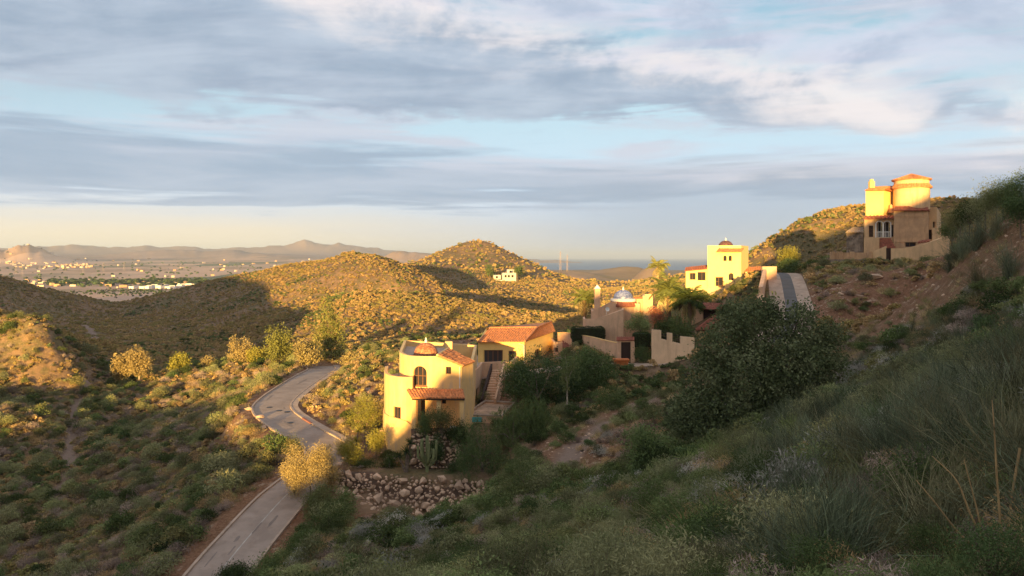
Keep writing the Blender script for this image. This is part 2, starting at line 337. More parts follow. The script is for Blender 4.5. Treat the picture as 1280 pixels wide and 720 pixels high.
# value noise, vectorised
_perm = rng.permutation(4096); _val = rng.random(4096)
def vnoise(x, y):
    xi = np.floor(x).astype(np.int64); yi = np.floor(y).astype(np.int64); fx = x - xi; fy = y - yi
    fx = fx * fx * (3 - 2 * fx); fy = fy * fy * (3 - 2 * fy)
    h = lambda a, b: _val[_perm[(_perm[a & 4095] + b) & 4095]]
    return (h(xi, yi) * (1 - fx) + h(xi + 1, yi) * fx) * (1 - fy) + (h(xi, yi + 1) * (1 - fx) + h(xi + 1, yi + 1) * fx) * fy - .5
def fbm(x, y, o=4, g=.5):
    s = 0; a = 1.0
    for i in range(o): s = s + a * vnoise(x + i * 37.2, y - i * 11.7); x = x * 2.03; y = y * 2.03; a *= g
    return s
SEA = -80.0
def ground(X, Y, detail=True):
    X = np.asarray(X, float); Y = np.asarray(Y, float); r = np.hypot(X, Y); a = np.arctan2(X, Y)
    near = tps_eval(TFIT, np.clip(X, -900, 900), np.clip(Y, -350, 1100))
    near = near + sstep(-25, 5, Y) * sstep(25, 160, r) * (fbm(X / 34, Y / 34, 4, .5) * 3.2 * sstep(60, 400, r) + fbm(X / 9, Y / 9, 3) * .9) + fbm(X / 3.1, Y / 3.1, 3) * .35 * sstep(3, 12, r)
    # gullies down the far hills
    near = near - sstep(230, 420, r) * np.abs(vnoise(X / 26 + 3, Y / 70)) * 5.0 * sstep(-40, 0, near)
    # the plain to the left, low hills and the sea to the right
    lf = sstep(.06, -.06, a)
    plain = -70 + lf * (sstep(2500, 11500, r) * 110 + 6 * fbm(X / 700, Y / 700, 3) * sstep(1300, 3000, r)) 
    plain = plain + (1 - lf) * (-26 * sstep(4200, 5200, r))
    hill = lambda px, Yc, w, d, top: top * np.exp(-((a - math.atan((px - CX) / F)) / w) ** 2 - ((r - Yc) / d) ** 2)
    plain = plain + (1 + .5 * fbm(X / 170, Y / 170, 4)) * (hill(812, 1500, .03, 220, 46) + hill(870, 1250, .05, 200, 36) + hill(740, 1100, .06, 200, 24) + hill(960, 1300, .07, 280, 44) + hill(710, 2100, .05, 300, 30) + hill(780, 2600, .05, 300, 34) + hill(1100, 1500, .12, 400, 60))
    w = sstep(820, 1250, r)
    z = near * (1 - w) + plain * w
    # far mountain ridges round the plain
    for px, Yc, wd, dp, top in [(10, 6000, .04, 400, 85), (48, 6000, .022, 400, 48), (-120, 6400, .10, 600, 80), (275, 8600, .085, 800, 58), (190, 8600, .05, 700, 30), (330, 7400, .05, 600, 32),
                                (385, 11800, .065, 900, 95), (440, 11800, .09, 1000, 100), (250, 12000, .14, 1000, 70), (60, 12000, .18, 1000, 95), (500, 6400, .022, 400, 62), (525, 6500, .035, 400, 48), (690, 11800, .04, 800, 60)]:
        rough = 1 + .55 * fbm(a * 48 + Yc / 1000 + px * .1, r / 1500, 4, .55)
        z = z + hill(px, Yc, wd, dp, top) * rough
    # roads, trails and terraces cut into the slope
    near_m = r < 160
    if near_m.any():
        i = np.where(near_m)[0]; x_, y_, z_ = X[i], Y[i], z[i]
        for PLn, hw, so in ((ROAD, 3.3, 4.5), (DRIVE, 2.4, 2.5), (LANE, 2.2, 2.0)):
            d, zr = segdist(x_, y_, PLn); k = sstep(hw + so, hw, d); z_ = z_ * (1 - k) + (zr - .06) * k
        for PLn in (TRAIL, TRAIL2):
            d, zr = segdist(x_, y_, PLn); z_ = z_ - .35 * sstep(1.6, .5, d)
        for (cx, cy, rr, zz, so) in PADS:
            d = np.hypot(x_ - cx, y_ - cy); k = sstep(rr + so, rr, d); z_ = z_ * (1 - k) + zz * k
        z[i] = z_
    return z
def masks(X, Y):
    """bare = trodden soil, red = cut bank, both 0..1"""
    bare = np.zeros(len(X)); red = np.zeros(len(X)); r = np.hypot(X, Y); i = np.where((r < 420))[0]
    x_, y_ = X[i], Y[i]; wob = fbm(x_ / 2.3, y_ / 2.3, 3) * .9
    for PLn, w in ((TRAIL[9:], .45), (TRAIL2, .6), (TRAIL3, 1.0)):
        d, _ = segdist(x_, y_, PLn); bare[i] = np.maximum(bare[i], sstep(w + .8, w - .1, d + wob * .7))
    d, _ = segdist(x_, y_, ROAD); red[i] = np.maximum(red[i], .85 * sstep(7.0, 3.2, d + wob * 2.5))
    for px, py, Yc, rx, ry, k in [(1110, 375, 84, 9, 13, 1.0), (1050, 380, 82, 6, 11, 1.0), (1180, 372, 84, 9, 12, 1.0), (1250, 350, 80, 7, 14, .9), (1220, 300, 76, 7, 12, 1), (1255, 295, 64, 6, 9, .9), (1200, 350, 64, 6, 10, .8), (1240, 335, 55, 5, 8, .7), (1150, 400, 66, 5, 6, .7), (1150, 345, 96, 11, 4, 1),
                               (550, 432, 130, 9, 7, 1.0), (600, 428, 136, 8, 7, 1.0), (500, 470, 104, 5, 14, .9), (460, 490, 94, 4, 8, .8), (770, 560, 58, 5, 9, .8), (720, 560, 62, 4, 9, .7), (460, 655, 58, 3, 4, 1), (290, 545, 88, 5, 6, .7), (640, 490, 86, 3, 5, 1), (820, 500, 72, 6, 5, .7)]:
        q = ((x_ - pX(px, Yc)) / rx) ** 2 + ((y_ - Yc) / ry) ** 2
        red[i] = np.maximum(red[i], k * sstep(1.25, .45, q + wob * .8))
    return bare, red
PADS = [(*px2w(525, 540, 76)[:2], 4.0, -17.6, 1.5), (*px2w(605, 515, 84)[:2], 3.0, -16.6, 2.0), (*px2w(645, 450, 102)[:2], 5.5, -13.9, 2.5), (*px2w(770, 430, 107)[:2], 5.5, -12.0, 2.5), (*px2w(905, 372, 126)[:2], 5.5, -7.4, 3), (*px2w(1120, 325, 113)[:2], 9, -.6, 4),
        (*px2w(470, 585, 71)[:2], 3.0, -19.4, .8), (*px2w(510, 588, 69)[:2], 3.0, -19.4, .8), (*px2w(560, 590, 68.5)[:2], 3.0, -19.3, .8), (*px2w(600, 590, 68)[:2], 2.2, -19.2, .8)]

ang = np.concatenate([np.arange(-43, 43, .16), np.arange(43, 130, 2.5), np.arange(130, 230, .8), np.arange(230, 317, 2.5)]); ang = np.radians(ang)
rad = np.concatenate([np.exp(np.arange(math.log(1.2), math.log(20), .02)), np.exp(np.arange(math.log(20), math.log(200), .0062)), np.exp(np.arange(math.log(200), math.log(1000), .0105)), np.exp(np.arange(math.log(1000), math.log(17500), .022)), [19000, 26000, 45000]])
na, nr = len(ang), len(rad)
TX = (rad[:, None] * np.sin(ang)[None]).ravel(); TY = (rad[:, None] * np.cos(ang)[None]).ravel()
TZ = ground(TX, TY)
V = np.vstack([np.c_[TX, TY, TZ], [[0, 0, -1.7]]])
jj, ii = np.meshgrid(np.arange(nr - 1), np.arange(na), indexing='ij'); i2 = (ii + 1) % na
FQ = np.stack([jj * na + ii, (jj + 1) * na + ii, (jj + 1) * na + i2, jj * na + i2], -1).reshape(-1, 4)[:, ::-1]
me = mesh_np('ground', V, FQ.copy(), smooth=True)
bm_, rd_ = masks(V[:, 0], V[:, 1])
for nm_, ar in (('bare', bm_), ('red', rd_)):
    at = me.attributes.new(nm_, 'FLOAT', 'POINT'); at.data.foreach_set('value', ar.astype(np.float32))
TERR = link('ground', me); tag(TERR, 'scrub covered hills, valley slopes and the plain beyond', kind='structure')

def terrain_mat():
    m_ = bpy.data.materials.new('hillside_soil'); m_.use_nodes = True; t = NT(m_.node_tree); t.n.clear()
    b = t.node('ShaderNodeBsdfPrincipled'); o = t.node('ShaderNodeOutputMaterial'); t.l.new(b.outputs[0], o.inputs[0])
    b.inputs['Roughness'].default_value = 1; b.inputs['Specular IOR Level'].default_value = .05
    P = t.node('ShaderNodeNewGeometry').outputs['Position']; px_, py_, pz_ = t.sep(P)
    r = t.vm('LENGTH', P); ln = t.node('ShaderNodeVectorMath', operation='LENGTH'); t.put(ln.inputs[0], P); r = ln.outputs['Value']
    A = lambda n: t.node('ShaderNodeAttribute', attribute_name=n).outputs['Fac']
    f1 = t.noise(P, .35, 6, .65); f2 = t.noise(P, .06, 4); f3 = t.noise(P, 3.5, 4, .7)
    soil = t.mix(t.ss(f1, .3, .7), (.15, .095, .058), (.27, .18, .11))
    soil = t.mix(t.ss(f3, .58, .75), soil, (.27, .20, .145))
    litter = t.mix(t.ss(f3, .3, .7), (.11, .09, .045), (.20, .155, .082))
    c_ = t.mix(t.ss(t.m('ADD', f1, t.m('MULTIPLY', t.m('SUBTRACT', f2, .5), .8)), .42, .56), litter, soil)
    red = t.mix(t.ss(f3, .25, .75), (.13, .062, .034), (.30, .165, .098))
    red = t.mix(t.m('MULTIPLY', t.ss(t.noise(P, .9, 5, .7), .56, .64), .8), red, (.42, .31, .22))
    c_ = t.mix(A('red'), c_, red)
    c_ = t.mix(A('bare'), c_, t.mix(f3, (.20, .14, .105), (.30, .22, .17)))
    # plain: fields, tracks and scattered plots
    vo = t.node('ShaderNodeTexVoronoi'); t.put(vo.inputs['Vector'], t.vm('MULTIPLY', P, (.0032, .0022, 0))); vo.inputs['Scale'].default_value = 1.0
    vr = t.sep(vo.outputs['Color'])[0]
    fld = t.mix(t.ss(vr, .1, .9), (.40, .26, .165), (.60, .40, .27))
    fld = t.mix(t.ss(vr, .86, .9), fld, (.17, .17, .09))
    fld = t.mix(t.m('MULTIPLY', t.ss(t.noise(t.vm('MULTIPLY', P, (1, .55, 1)), .0022, 5, .6), .50, .60), .6), fld, (.20, .17, .10))
    fld = t.mix(t.m('MULTIPLY', t.ss(t.noise(t.vm('MULTIPLY', P, (1, .3, 1)), .014, 4, .6), .60, .68), .6), fld, (.13, .115, .075))
    fld = t.mix(t.ss(t.noise(P, .02, 4, .7), .66, .72), fld, (.6, .48, .37))
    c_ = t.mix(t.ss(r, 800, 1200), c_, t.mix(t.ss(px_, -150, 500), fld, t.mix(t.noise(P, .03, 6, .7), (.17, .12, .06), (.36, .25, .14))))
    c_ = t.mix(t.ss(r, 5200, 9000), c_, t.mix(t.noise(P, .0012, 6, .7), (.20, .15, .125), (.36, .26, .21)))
    t.put(b.inputs['Base Color'], c_)
    bn = t.node('ShaderNodeBump'); bn.inputs['Strength'].default_value = .9; bn.inputs['Distance'].default_value = .25
    t.put(bn.inputs['Height'], t.m('ADD', t.noise(P, 1.6, 6, .7), t.m('MULTIPLY', f3, .4))); t.l.new(bn.outputs[0], b.inputs['Normal'])
    return m_
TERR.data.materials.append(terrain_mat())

# sea
def sea_mat():
    m_ = bpy.data.materials.new('sea_water'); m_.use_nodes = True; t = NT(m_.node_tree); b = t.n['Principled BSDF']
    b.inputs['Base Color'].default_value = (.035, .10, .17, 1); b.inputs['Roughness'].default_value = .45
    P = t.node('ShaderNodeNewGeometry').outputs['Position']
    bn = t.node('ShaderNodeBump'); bn.inputs['Strength'].default_value = .6; bn.inputs['Distance'].default_value = 3
    t.put(bn.inputs['Height'], t.noise(P, .02, 4)); t.l.new(bn.outputs[0], b.inputs['Normal']); return m_
mb = MB(); mb.add([(-3000, 3800, SEA), (60000, 3800, SEA), (60000, 60000, SEA), (-3000, 60000, SEA)], [(0, 1, 2, 3)])
sea = mb.build('sea', sea_mat()); tag(sea, 'strip of blue sea on the horizon', kind='structure')

# ---- air: one closed box of even haze round the whole scene
def haze():
    m_ = bpy.data.materials.new('haze_air'); m_.use_nodes = True; t = NT(m_.node_tree); t.n.clear()
    v = t.node('ShaderNodeVolumePrincipled'); o = t.node('ShaderNodeOutputMaterial'); t.l.new(v.outputs[0], o.inputs['Volume'])
    v.inputs['Color'].default_value = (.70, .84, 1.0, 1); v.inputs['Density'].default_value = 5.2e-5; v.inputs['Anisotropy'].default_value = 0.2
    mb = MB(); mb.box(-62000, 62000, -46000, 62000, -125, 330); h = mb.build('haze', m_); tag(h, 'thin pale evening haze over the plain', kind='stuff')
    return h
HAZE = haze()
# ---------------------------------------------------------------- building materials
STUC = mat('cream_stucco', (.82, .53, .22), .95, .06, 1.2, .15, 60, (.62, .44, .28), .25)
STUC2 = mat('yellow_stucco', (.84, .57, .20), .95, .05, 1.2, .12, 60)
STUCP = mat('peach_stucco', (.68, .43, .27), .95, .08, 1.0, .15, 60, (.52, .33, .21), .22)
STUCL = mat('light_peach_stucco', (.72, .50, .31), .95, .07, 1.0, .15, 60, (.58, .39, .24), .22)
STUCO = mat('ochre_stucco', (.70, .46, .25), .95, .10, .8, .2, 50, (.50, .32, .18), .22)
STUCR = mat('rough_ochre_render', (.55, .34, .19), .98, .16, .9, .5, 14, (.40, .24, .13), .3)
STUCW = mat('pale_stucco', (.84, .61, .26), .95, .05, 1.2, .12, 60)
WHITE = mat('white_plaster', (.82, .78, .70), .9, .04, 2)
TILE = mat('terracotta_tile', (.54, .22, .09), .85, .3, 2.6, .3, 30, (.30, .13, .07), .9)
TILED = mat('weathered_red_tile', (.30, .105, .065), .9, .3, 2.6, .3, 30, (.20, .085, .06), .9)
WOOD = mat('brown_window_wood', (.16, .07, .03), .6, .2, 8)
DARKW = mat('dark_timber', (.045, .025, .018), .7, .2, 8)
GLASS = mat('window_glass', (.03, .03, .035), .08, .1, 1, spec=.6)
DARK = mat('dark_interior', (.02, .016, .014), .9, .2, 2)
METAL = mat('dark_iron', (.03, .03, .03), .5, .1, 5, metallic=.6)
PIPE = mat('white_pipe', (.75, .72, .66), .5, .05, 5)
ASPH = mat('worn_road_asphalt', (.32, .25, .20), .95, .15, .45, .3, 25, (.27, .205, .16), .12)
ASPHP = mat('patched_asphalt', (.22, .175, .145), .95, .15, .8, .3, 25)
ASPH2 = mat('dark_asphalt', (.12, .115, .11), .95, .12, .6, .3, 25)
CONC = mat('pale_concrete', (.42, .315, .235), .95, .14, .7, .25, 20, (.30, .215, .155), .3)
KERBR = mat('red_kerb', (.27, .115, .085), .9, .2, 1.5)
PAINT = mat('worn_white_line', (.42, .38, .33), .9, .2, 1.2)
STONE = mat('tan_stone', (.52, .36, .245), .95, .28, .55, .6, 9, (.33, .22, .15), .35)
STONEW = mat('masonry_stone', (.26, .20, .15), .95, .3, 1.6, .9, 5, (.15, .11, .08), .5)
PLANTER = mat('orange_clay', (.52, .16, .05), .8, .15, 3)
WATER = mat('pool_water', (.12, .42, .42), .06, .08, 1, spec=.5)
STEEL = mat('galvanised_steel', (.34, .27, .25), .6, .1, .1)

def dome_mat(name, a, b, sc, rough=.5, edge=.5):
    m_ = bpy.data.materials.new(name); m_.use_nodes = True; t = NT(m_.node_tree); p = t.n['Principled BSDF']
    P = t.node('ShaderNodeNewGeometry').outputs['Position']
    v = t.node('ShaderNodeTexVoronoi'); t.put(v.inputs['Vector'], P); v.inputs['Scale'].default_value = sc
    r = t.sep(v.outputs['Color'])[0]
    c_ = t.mix(t.ss(r, .15, .85), a, b); c_ = t.mix(t.m('MULTIPLY', t.ss(v.outputs['Distance'], .3, .6), edge), c_, tuple(x * .4 for x in a))
    t.put(p.inputs['Base Color'], c_); p.inputs['Roughness'].default_value = rough; MAT[name] = m_; return m_
DOMER = dome_mat('red_scale_tiles', (.30, .10, .045), (.58, .26, .12), 6.5, .7)
DOMEB = dome_mat('blue_glazed_tiles', (.10, .13, .30), (.26, .30, .50), 6, .35, .3)
DOMEK = dome_mat('brown_glazed_tiles', (.10, .05, .04), (.20, .09, .06), 6, .5)

# ---------------------------------------------------------------- building helpers
def xy(p): return (pX(p[0], p[1]), p[1])
class Path:
    """a wall's outer line seen from above, drawn left to right so that outside faces the photographer"""
    def __init__(s, pts, closed=False):
        s.p = [Vector(xy(q)) for q in pts]; s.closed = closed
        if closed: s.p.append(s.p[0].copy())
        s.u = [0.0]
        for a, b in zip(s.p, s.p[1:]): s.u.append(s.u[-1] + (b - a).length)
        n = len(s.p); seg = [(s.p[i + 1] - s.p[i]).normalized() for i in range(n - 1)]
        nor = [Vector((-d.y, d.x)) for d in seg]                     # points inwards
        s.vn = []
        for i in range(n):
            a = nor[i - 1] if i > 0 else (nor[-1] if closed else nor[0]); b = nor[i] if i < n - 1 else (nor[0] if closed else nor[-1])
            m_ = (a + b); m_ = m_ / max(.35, m_.length_squared / 2) if m_.length > 1e-6 else a
            s.vn.append(m_)
        s.nor = nor
    def at(s, u):
        for i in range(len(s.p) - 1):
            if u <= s.u[i + 1] + 1e-6 or i == len(s.p) - 2:
                t = (u - s.u[i]) / max(1e-9, s.u[i + 1] - s.u[i]); t = min(1, max(0, t))
                return s.p[i].lerp(s.p[i + 1], t), s.vn[i].lerp(s.vn[i + 1], t), i, t
    def upx(s, px):
        for i in range(len(s.p) - 1):
            a, b = s.p[i], s.p[i + 1]; fa = CX + F * a.x / a.y - px; fb = CX + F * b.x / b.y - px
            if fa <= 0 <= fb:
                k = (px - CX) / F; d = (b.x - a.x) - k * (b.y - a.y); t = (k * a.y - a.x) / d if abs(d) > 1e-9 else 0
                return s.u[i] + t * (s.u[i + 1] - s.u[i])
        return s.u[0] if px < CX + F * s.p[0].x / s.p[0].y else s.u[-1]
def opening(path, px0, px1, py0, py1, arch=False):
    u0, u1 = path.upx(px0), path.upx(px1); Y = path.at((u0 + u1) / 2)[0].y
    return (u0, u1, pZ(py1, Y), pZ(py0, Y), arch)
def wall(mb, path, z0, ztop, th=.3, ops=(), m=0):
    zt = ztop if hasattr(ztop, '__len__') else [ztop] * (len(path.p))
    if path.closed and len(zt) == len(path.p) - 1: zt = list(zt) + [zt[0]]
    us = sorted(set([round(u, 5) for u in path.u] + [round(o[k], 5) for o in ops for k in (0, 1)]))
    us = [u for i, u in enumerate(us) if i == 0 or u - us[i - 1] > 1e-4]
    zs = sorted(set([z0] + [o[k] for o in ops for k in (2, 3) if o[k] > z0])); zs = [z for z in zs]
    zs.append(None)
    def top(u):
        _, _, i, t = path.at(u); return zt[i] + t * (zt[i + 1] - zt[i])
    nu, nz = len(us), len(zs)
    solid = [[True] * (nz - 1) for _ in range(nu - 1)]
    for i in range(nu - 1):
        um = (us[i] + us[i + 1]) / 2
        for j in range(nz - 1):
            for o in ops:
                hi = zs[j + 1] if zs[j + 1] is not None else 1e9
                if o[0] < um < o[1] and o[2] <= zs[j] + 1e-6 and hi <= o[3] + 1e-6: solid[i][j] = False
    def V(u, z, d):
        p, n, _, _ = path.at(u); q = p + n * (d * th); return (q.x, q.y, z)
    for i in range(nu - 1):
        for j in range(nz - 1):
            if not solid[i][j]: continue
            a, b = us[i], us[i + 1]; za = zb = zs[j]; zc = zs[j + 1] if zs[j + 1] is not None else top(b); zd = zs[j + 1] if zs[j + 1] is not None else top(a)
            mb.add([V(a, za, 0), V(b, zb, 0), V(b, zc, 0), V(a, zd, 0)], [(0, 1, 2, 3)], m)
            mb.add([V(a, za, 1), V(b, zb, 1), V(b, zc, 1), V(a, zd, 1)], [(3, 2, 1, 0)], m)
            if j == nz - 2 or not solid[i][j + 1]: mb.add([V(a, zd, 0), V(b, zc, 0), V(b, zc, 1), V(a, zd, 1)], [(0, 1, 2, 3)], m)
            if j > 0 and not solid[i][j - 1]: mb.add([V(a, za, 0), V(b, zb, 0), V(b, zb, 1), V(a, za, 1)], [(3, 2, 1, 0)], m)
            if (i == 0 and not path.closed) or (i > 0 and not solid[i - 1][j]): mb.add([V(a, za, 0), V(a, zd, 0), V(a, zd, 1), V(a, za, 1)], [(0, 1, 2, 3)], m)
            if (i == nu - 2 and not path.closed) or (i < nu - 2 and not solid[i + 1][j]): mb.add([V(b, za, 0), V(b, zc, 0), V(b, zc, 1), V(b, za, 1)], [(3, 2, 1, 0)], m)
    for o in ops:                                              # arched heads: fill the two spandrels
        if not o[4]: continue
        u0, u1, zb_, zt_, _ = o; r = (u1 - u0) / 2; uc = (u0 + u1) / 2; zc = max(zb_, zt_ - r); n = 10; k = (zt_ - zc) / r
        for sgn in (-1, 1):
            pts = [(uc + sgn * r * math.cos(math.pi / 2 * q / n), zc + k * r * math.sin(math.pi / 2 * q / n)) for q in range(n + 1)]
            for a, b in zip(pts, pts[1:]):
                mb.add([V(a[0], a[1], .001), V(b[0], b[1], .001), V(b[0], zt_, .001), V(a[0], zt_, .001)], [(0, 1, 2, 3)], m)
                mb.add([V(a[0], a[1], .001), V(b[0], b[1], .001), V(b[0], b[1], 1), V(a[0], a[1], 1)], [(0, 1, 2, 3)], m)
    return mb
def window(parent, path, o, depth=.16, bars=1, fr=.07, frame=WOOD, pane=GLASS, sill=None, name='window', rail=0):
    """frame and bars with a pane behind, set back in the opening"""
    u0, u1, zb, zt, arch = o
    def V(u, z, d):
        p, n, i, _ = path.at((u0 + u1) / 2); nn = path.nor[i]; t = Vector((nn.y, -nn.x)); q = p + t * (u - (u0 + u1) / 2) + nn * d; return (q.x, q.y, z)
    def bar(mb, a, b, c_, d, d0, d1): mb.hexa([V(a, c_, d0), V(b, c_, d0), V(b, c_, d1), V(a, c_, d1), V(a, d, d0), V(b, d, d0), V(b, d, d1), V(a, d, d1)])
    mb = MB(); d0, d1 = depth, depth + .07
    bar(mb, u0 + .004, u0 + fr, zb + .004, zt - .004, d0, d1); bar(mb, u1 - fr, u1 - .004, zb + .004, zt - .004, d0, d1)
    bar(mb, u0 + fr, u1 - fr, zb + .004, zb + fr, d0, d1); bar(mb, u0 + fr, u1 - fr, zt - fr, zt - .004, d0, d1)
    for k in range(bars):
        uc = u0 + (u1 - u0) * (k + 1) / (bars + 1); bar(mb, uc - fr * .45, uc + fr * .45, zb + fr, zt - fr, d0 + .006, d1 - .006)
    for k in range(rail):
        zc = zb + (zt - zb) * (k + 1) / (rail + 1); bar(mb, u0 + fr, u1 - fr, zc - fr * .4, zc + fr * .4, d0 + .012, d1 - .012)
    w = mb.build(name, frame, parent)
    mp = MB(); bar(mp, u0 + fr * .5, u1 - fr * .5, zb + fr * .5, zt - fr * .5, d0 + .03, d0 + .045); g = mp.build('pane', pane, None); 
    reparent(g, w, parent)
    if sill:
        ms = MB(); bar(ms, u0 - .08, u1 + .08, zb - .09, zb - .002, -.07, .12); s_ = ms.build('sill', sill, None); reparent(s_, w, parent)
    return w
def reparent(o, part, root):
    """mesh built in world space -> child of a part (parts sit at their root's origin)"""
    o.data.transform(Matrix.Translation(-Vector(root.location))); o.parent = part
def tile_roof(mb, p0, p1, p2, p3, pitch=.30, th=.10, m=0, jit=.02):
    """barrel tiles on the slope p0-p1 (eave, left to right) up to p3-p2 (ridge)"""
    p0, p1, p2, p3 = map(Vector, (p0, p1, p2, p3)); n = ((p1 - p0).cross(p3 - p0)).normalized()
    if n.z < 0: n = -n
    d = n * th
    mb.hexa([p0 - d, p1 - d, p2 - d, p3 - d, p0, p1, p2, p3], m)
    W_ = (p1 - p0).length; k = max(3, int(W_ / pitch)); L = ((p3 - p0).length + (p2 - p1).length) / 2; ns = max(2, int(L / .55))
    rd = random.Random(int(abs(p0.x * 100)) + k)
    for i in range(k):
        t = (i + .5) / k; a = p0.lerp(p1, t); b = p3.lerp(p2, t); wa = W_ / k; wb = max(.04, (p2 - p3).length / k)
        side = (p1 - p0).normalized()
        for s_ in range(ns):
            f0, f1 = s_ / ns, (s_ + 1.12) / ns; f1 = min(f1, 1.0); j = rd.uniform(-jit, jit)
            q0 = a.lerp(b, f0) - (b - a).normalized() * (.05 if s_ == 0 else 0) + n * (.015 + j); q1 = a.lerp(b, f1) + n * j
            r0 = (wa + (wb - wa) * f0) * .36; r1 = (wa + (wb - wa) * f1) * .30
            vs = []
            for (q, r) in ((q0, r0), (q1, r1)):
                for h in range(5):
                    w = math.pi * h / 4; vs.append(q + side * (-math.cos(w) * r) + n * (math.sin(w) * r * .8))
            mb.add(vs, [(h, h + 1, h + 6, h + 5) for h in range(4)] + [(0, 1, 2, 3, 4)], m)
    return mb
def cone_tiles(mb, c, r0, z0, r1, z1, n=36, th=.1, m=0):
    mb.lathe(c, [(r0, z0 - th), (r0, z0), (max(r1, .001), z1)], 40, m=m)
    mb.lathe(c, [(r0, z0 - th), (r0 * .8, z0 - th + .01)], 40, m=m)
    for i in range(n):
        a = 2 * math.pi * i / n; ca, sa = math.cos(a), math.sin(a); vs = []
        for (r, z) in ((r0 * 1.015, z0 + .02), (max(r1, .06), z1)):
            w = max(.012, math.pi * r / n * .62); q = Vector((c[0] + r * ca, c[1] + r * sa, c[2] + z)); t = Vector((-sa, ca, 0))
            for h in range(5):
                b = math.pi * h / 4; vs.append(q + t * (-math.cos(b) * w) + Vector((0, 0, math.sin(b) * w * .8)))
        mb.add(vs, [(h, h + 1, h + 6, h + 5) for h in range(4)] + [(0, 1, 2, 3, 4)], m)
    return mb
def dome_prof(r, h, n=10, z=0): return [(max(.001, r * math.cos(math.pi / 2 * i / n)), z + h * math.sin(math.pi / 2 * i / n)) for i in range(n + 1)]
FINIAL = [(.16, 0), (.20, .05), (.12, .14), (.15, .24), (.07, .36), (.09, .44), (.001, .62)]
def dome(root, c, r, h, material, drum=None, fs=1.0):
    d = MB().lathe(c, ([(r * 1.06, -.15), (r * 1.06, 0)] if drum is None else []) + dome_prof(r, h), 28).build('dome', material, root, True)
    f = MB().lathe((c[0], c[1], c[2] + h - .06), [(a * fs, b * fs) for a, b in FINIAL], 12).build('finial', WHITE, None, True); reparent(f, d, root); return d
def poly_slab(mb, pts, z, th=.15, m=0): return mb.prism([xy(p) for p in pts], z - th, z, m)

# ---------------------------------------------------------------- villa with the red scale dome (below the road bend)
o1 = empty('villa', px2w(530, 545, 75), 'cream villa with red tiled dome, arched window and tiled porch above the rubble wall', 'house')
pa = Path([(481.5, 80), (480.2, 77), (482, 75), (487, 73.7), (497, 72.9), (508, 72.6), (515.5, 72.8), (517.6, 73.8), (518, 76)])
op = opening(pa, 491.5, 501, 508.5, 526.5)
MBw = wall(MB(), pa, -20.6, -11.75, .32, [op]); MBw.build('tower_wall', STUC, o1); window(o1, pa, op, bars=1, sill=TILED)
pl = Path([(480.0, 80), (478.6, 77), (480.4, 74.8), (486, 73.45), (496.5, 72.65), (508, 72.35), (515.8, 72.5), (518.2, 73.6), (518.5, 75)])
wall(MB(), pl, -21.2, [-15.75, -15.75, -15.75, -15.75, -15.8, -16.0, -16.5, -16.6, -16.6], .25).build('plinth', STUC, o1)
poly_slab(MB(), [(482, 78), (488, 74.3), (508, 73.3), (516, 74), (514, 80)], -12.35).build('flat_roof', CONC, o1)
pu = Path([(499.2, 78), (499.5, 76.8), (505, 75), (512.5, 73.9), (530, 73.5), (545, 73.45), (552, 73.35), (576.8, 73.0), (591.5, 75.6), (596, 90), (505, 88)], True)
zt = [-9.82] * 5 + [-9.8, -9.95, -10.62, -10.62, -10.62, -9.82]
oa = opening(pu, 516.5, 533.5, 457.5, 482.5, True); ob = opening(pu, 557.3, 564, 458.5, 467.5); oc = opening(pu, 520.5, 531.5, 499, 527); od = opening(pu, 552, 557.5, 498.5, 505)
wall(MB(), pu, -18.2, zt, .3, [oa, ob, oc, od]).build('upper_wall', STUC, o1)
window(o1, pu, oa, bars=2, fr=.09, sill=TILED, rail=1); window(o1, pu, ob, bars=1, fr=.05); window(o1, pu, oc, bars=1, fr=.08, name='door'); window(o1, pu, od, bars=0, fr=.05)
poly_slab(MB(), [(501, 77.5), (512.5, 74.4), (546, 73.9), (565, 84), (508, 86)], -10.3).build('flat_roof', CONC, o1)
mb = MB(); e0 = (*xy((578.6, 72.5)), -10.62); e1 = (*xy((593.5, 75.6)), -10.62); t1 = (*xy((561, 79)), -9.72); t0 = (*xy((546.5, 73.2)), -9.72)
tile_roof(mb, e0, e1, t1, t0); mb.build('tiled_roof', TILE, o1)
MB().tube([(*xy((546.6, 73.3)), -9.66), (*xy((561.3, 79.2)), -9.66)], .11, 8).build('ridge_cap', STUC, o1, True)
mb = MB(); tile_roof(mb, (*xy((514.8, 70.4)), -13.33), (*xy((581.2, 70.6)), -13.40), (*xy((579, 72.85)), -12.95), (*xy((508.2, 72.5)), -12.9), .27); mb.build('porch_roof', TILE, o1)
mb = MB(); g0 = (*xy((515, 70.45)), -13.50); g1 = (*xy((581, 70.65)), -13.57); mb.tube([g0, g1], .07, 6); mb.build('gutter', DARKW, o1)
for px in (517.4, 548.6, 577.4):
    MB().obox((*xy((px, 70.9)), -17.4), .42, .34, 3.85).build('porch_post', STUC, o1)
mb = MB(); mb.prism([xy((516, 70.5)), xy((580, 70.7)), xy((579, 73.3)), xy((517, 73.4))], -18.6, -16.9); mb.build('porch_floor', STUC, o1)
MB().tube([(*xy((574.8, 72.86)), -10.75), (*xy((574.6, 72.84)), -12.85)], .05, 6).build('downpipe', PIPE, o1)
dome(o1, (*xy((532.4, 78.2)), -10.25), 1.28, 1.3, DOMER, None, 1.0)
MB().obox((*xy((561, 83)), -10.4), .8, .6, 1.0).build('roof_vent', STUC, o1)
MB().obox((*xy((567, 70.6)), -16.85), .7, .3, .75).build('air_unit', WHITE, o1)

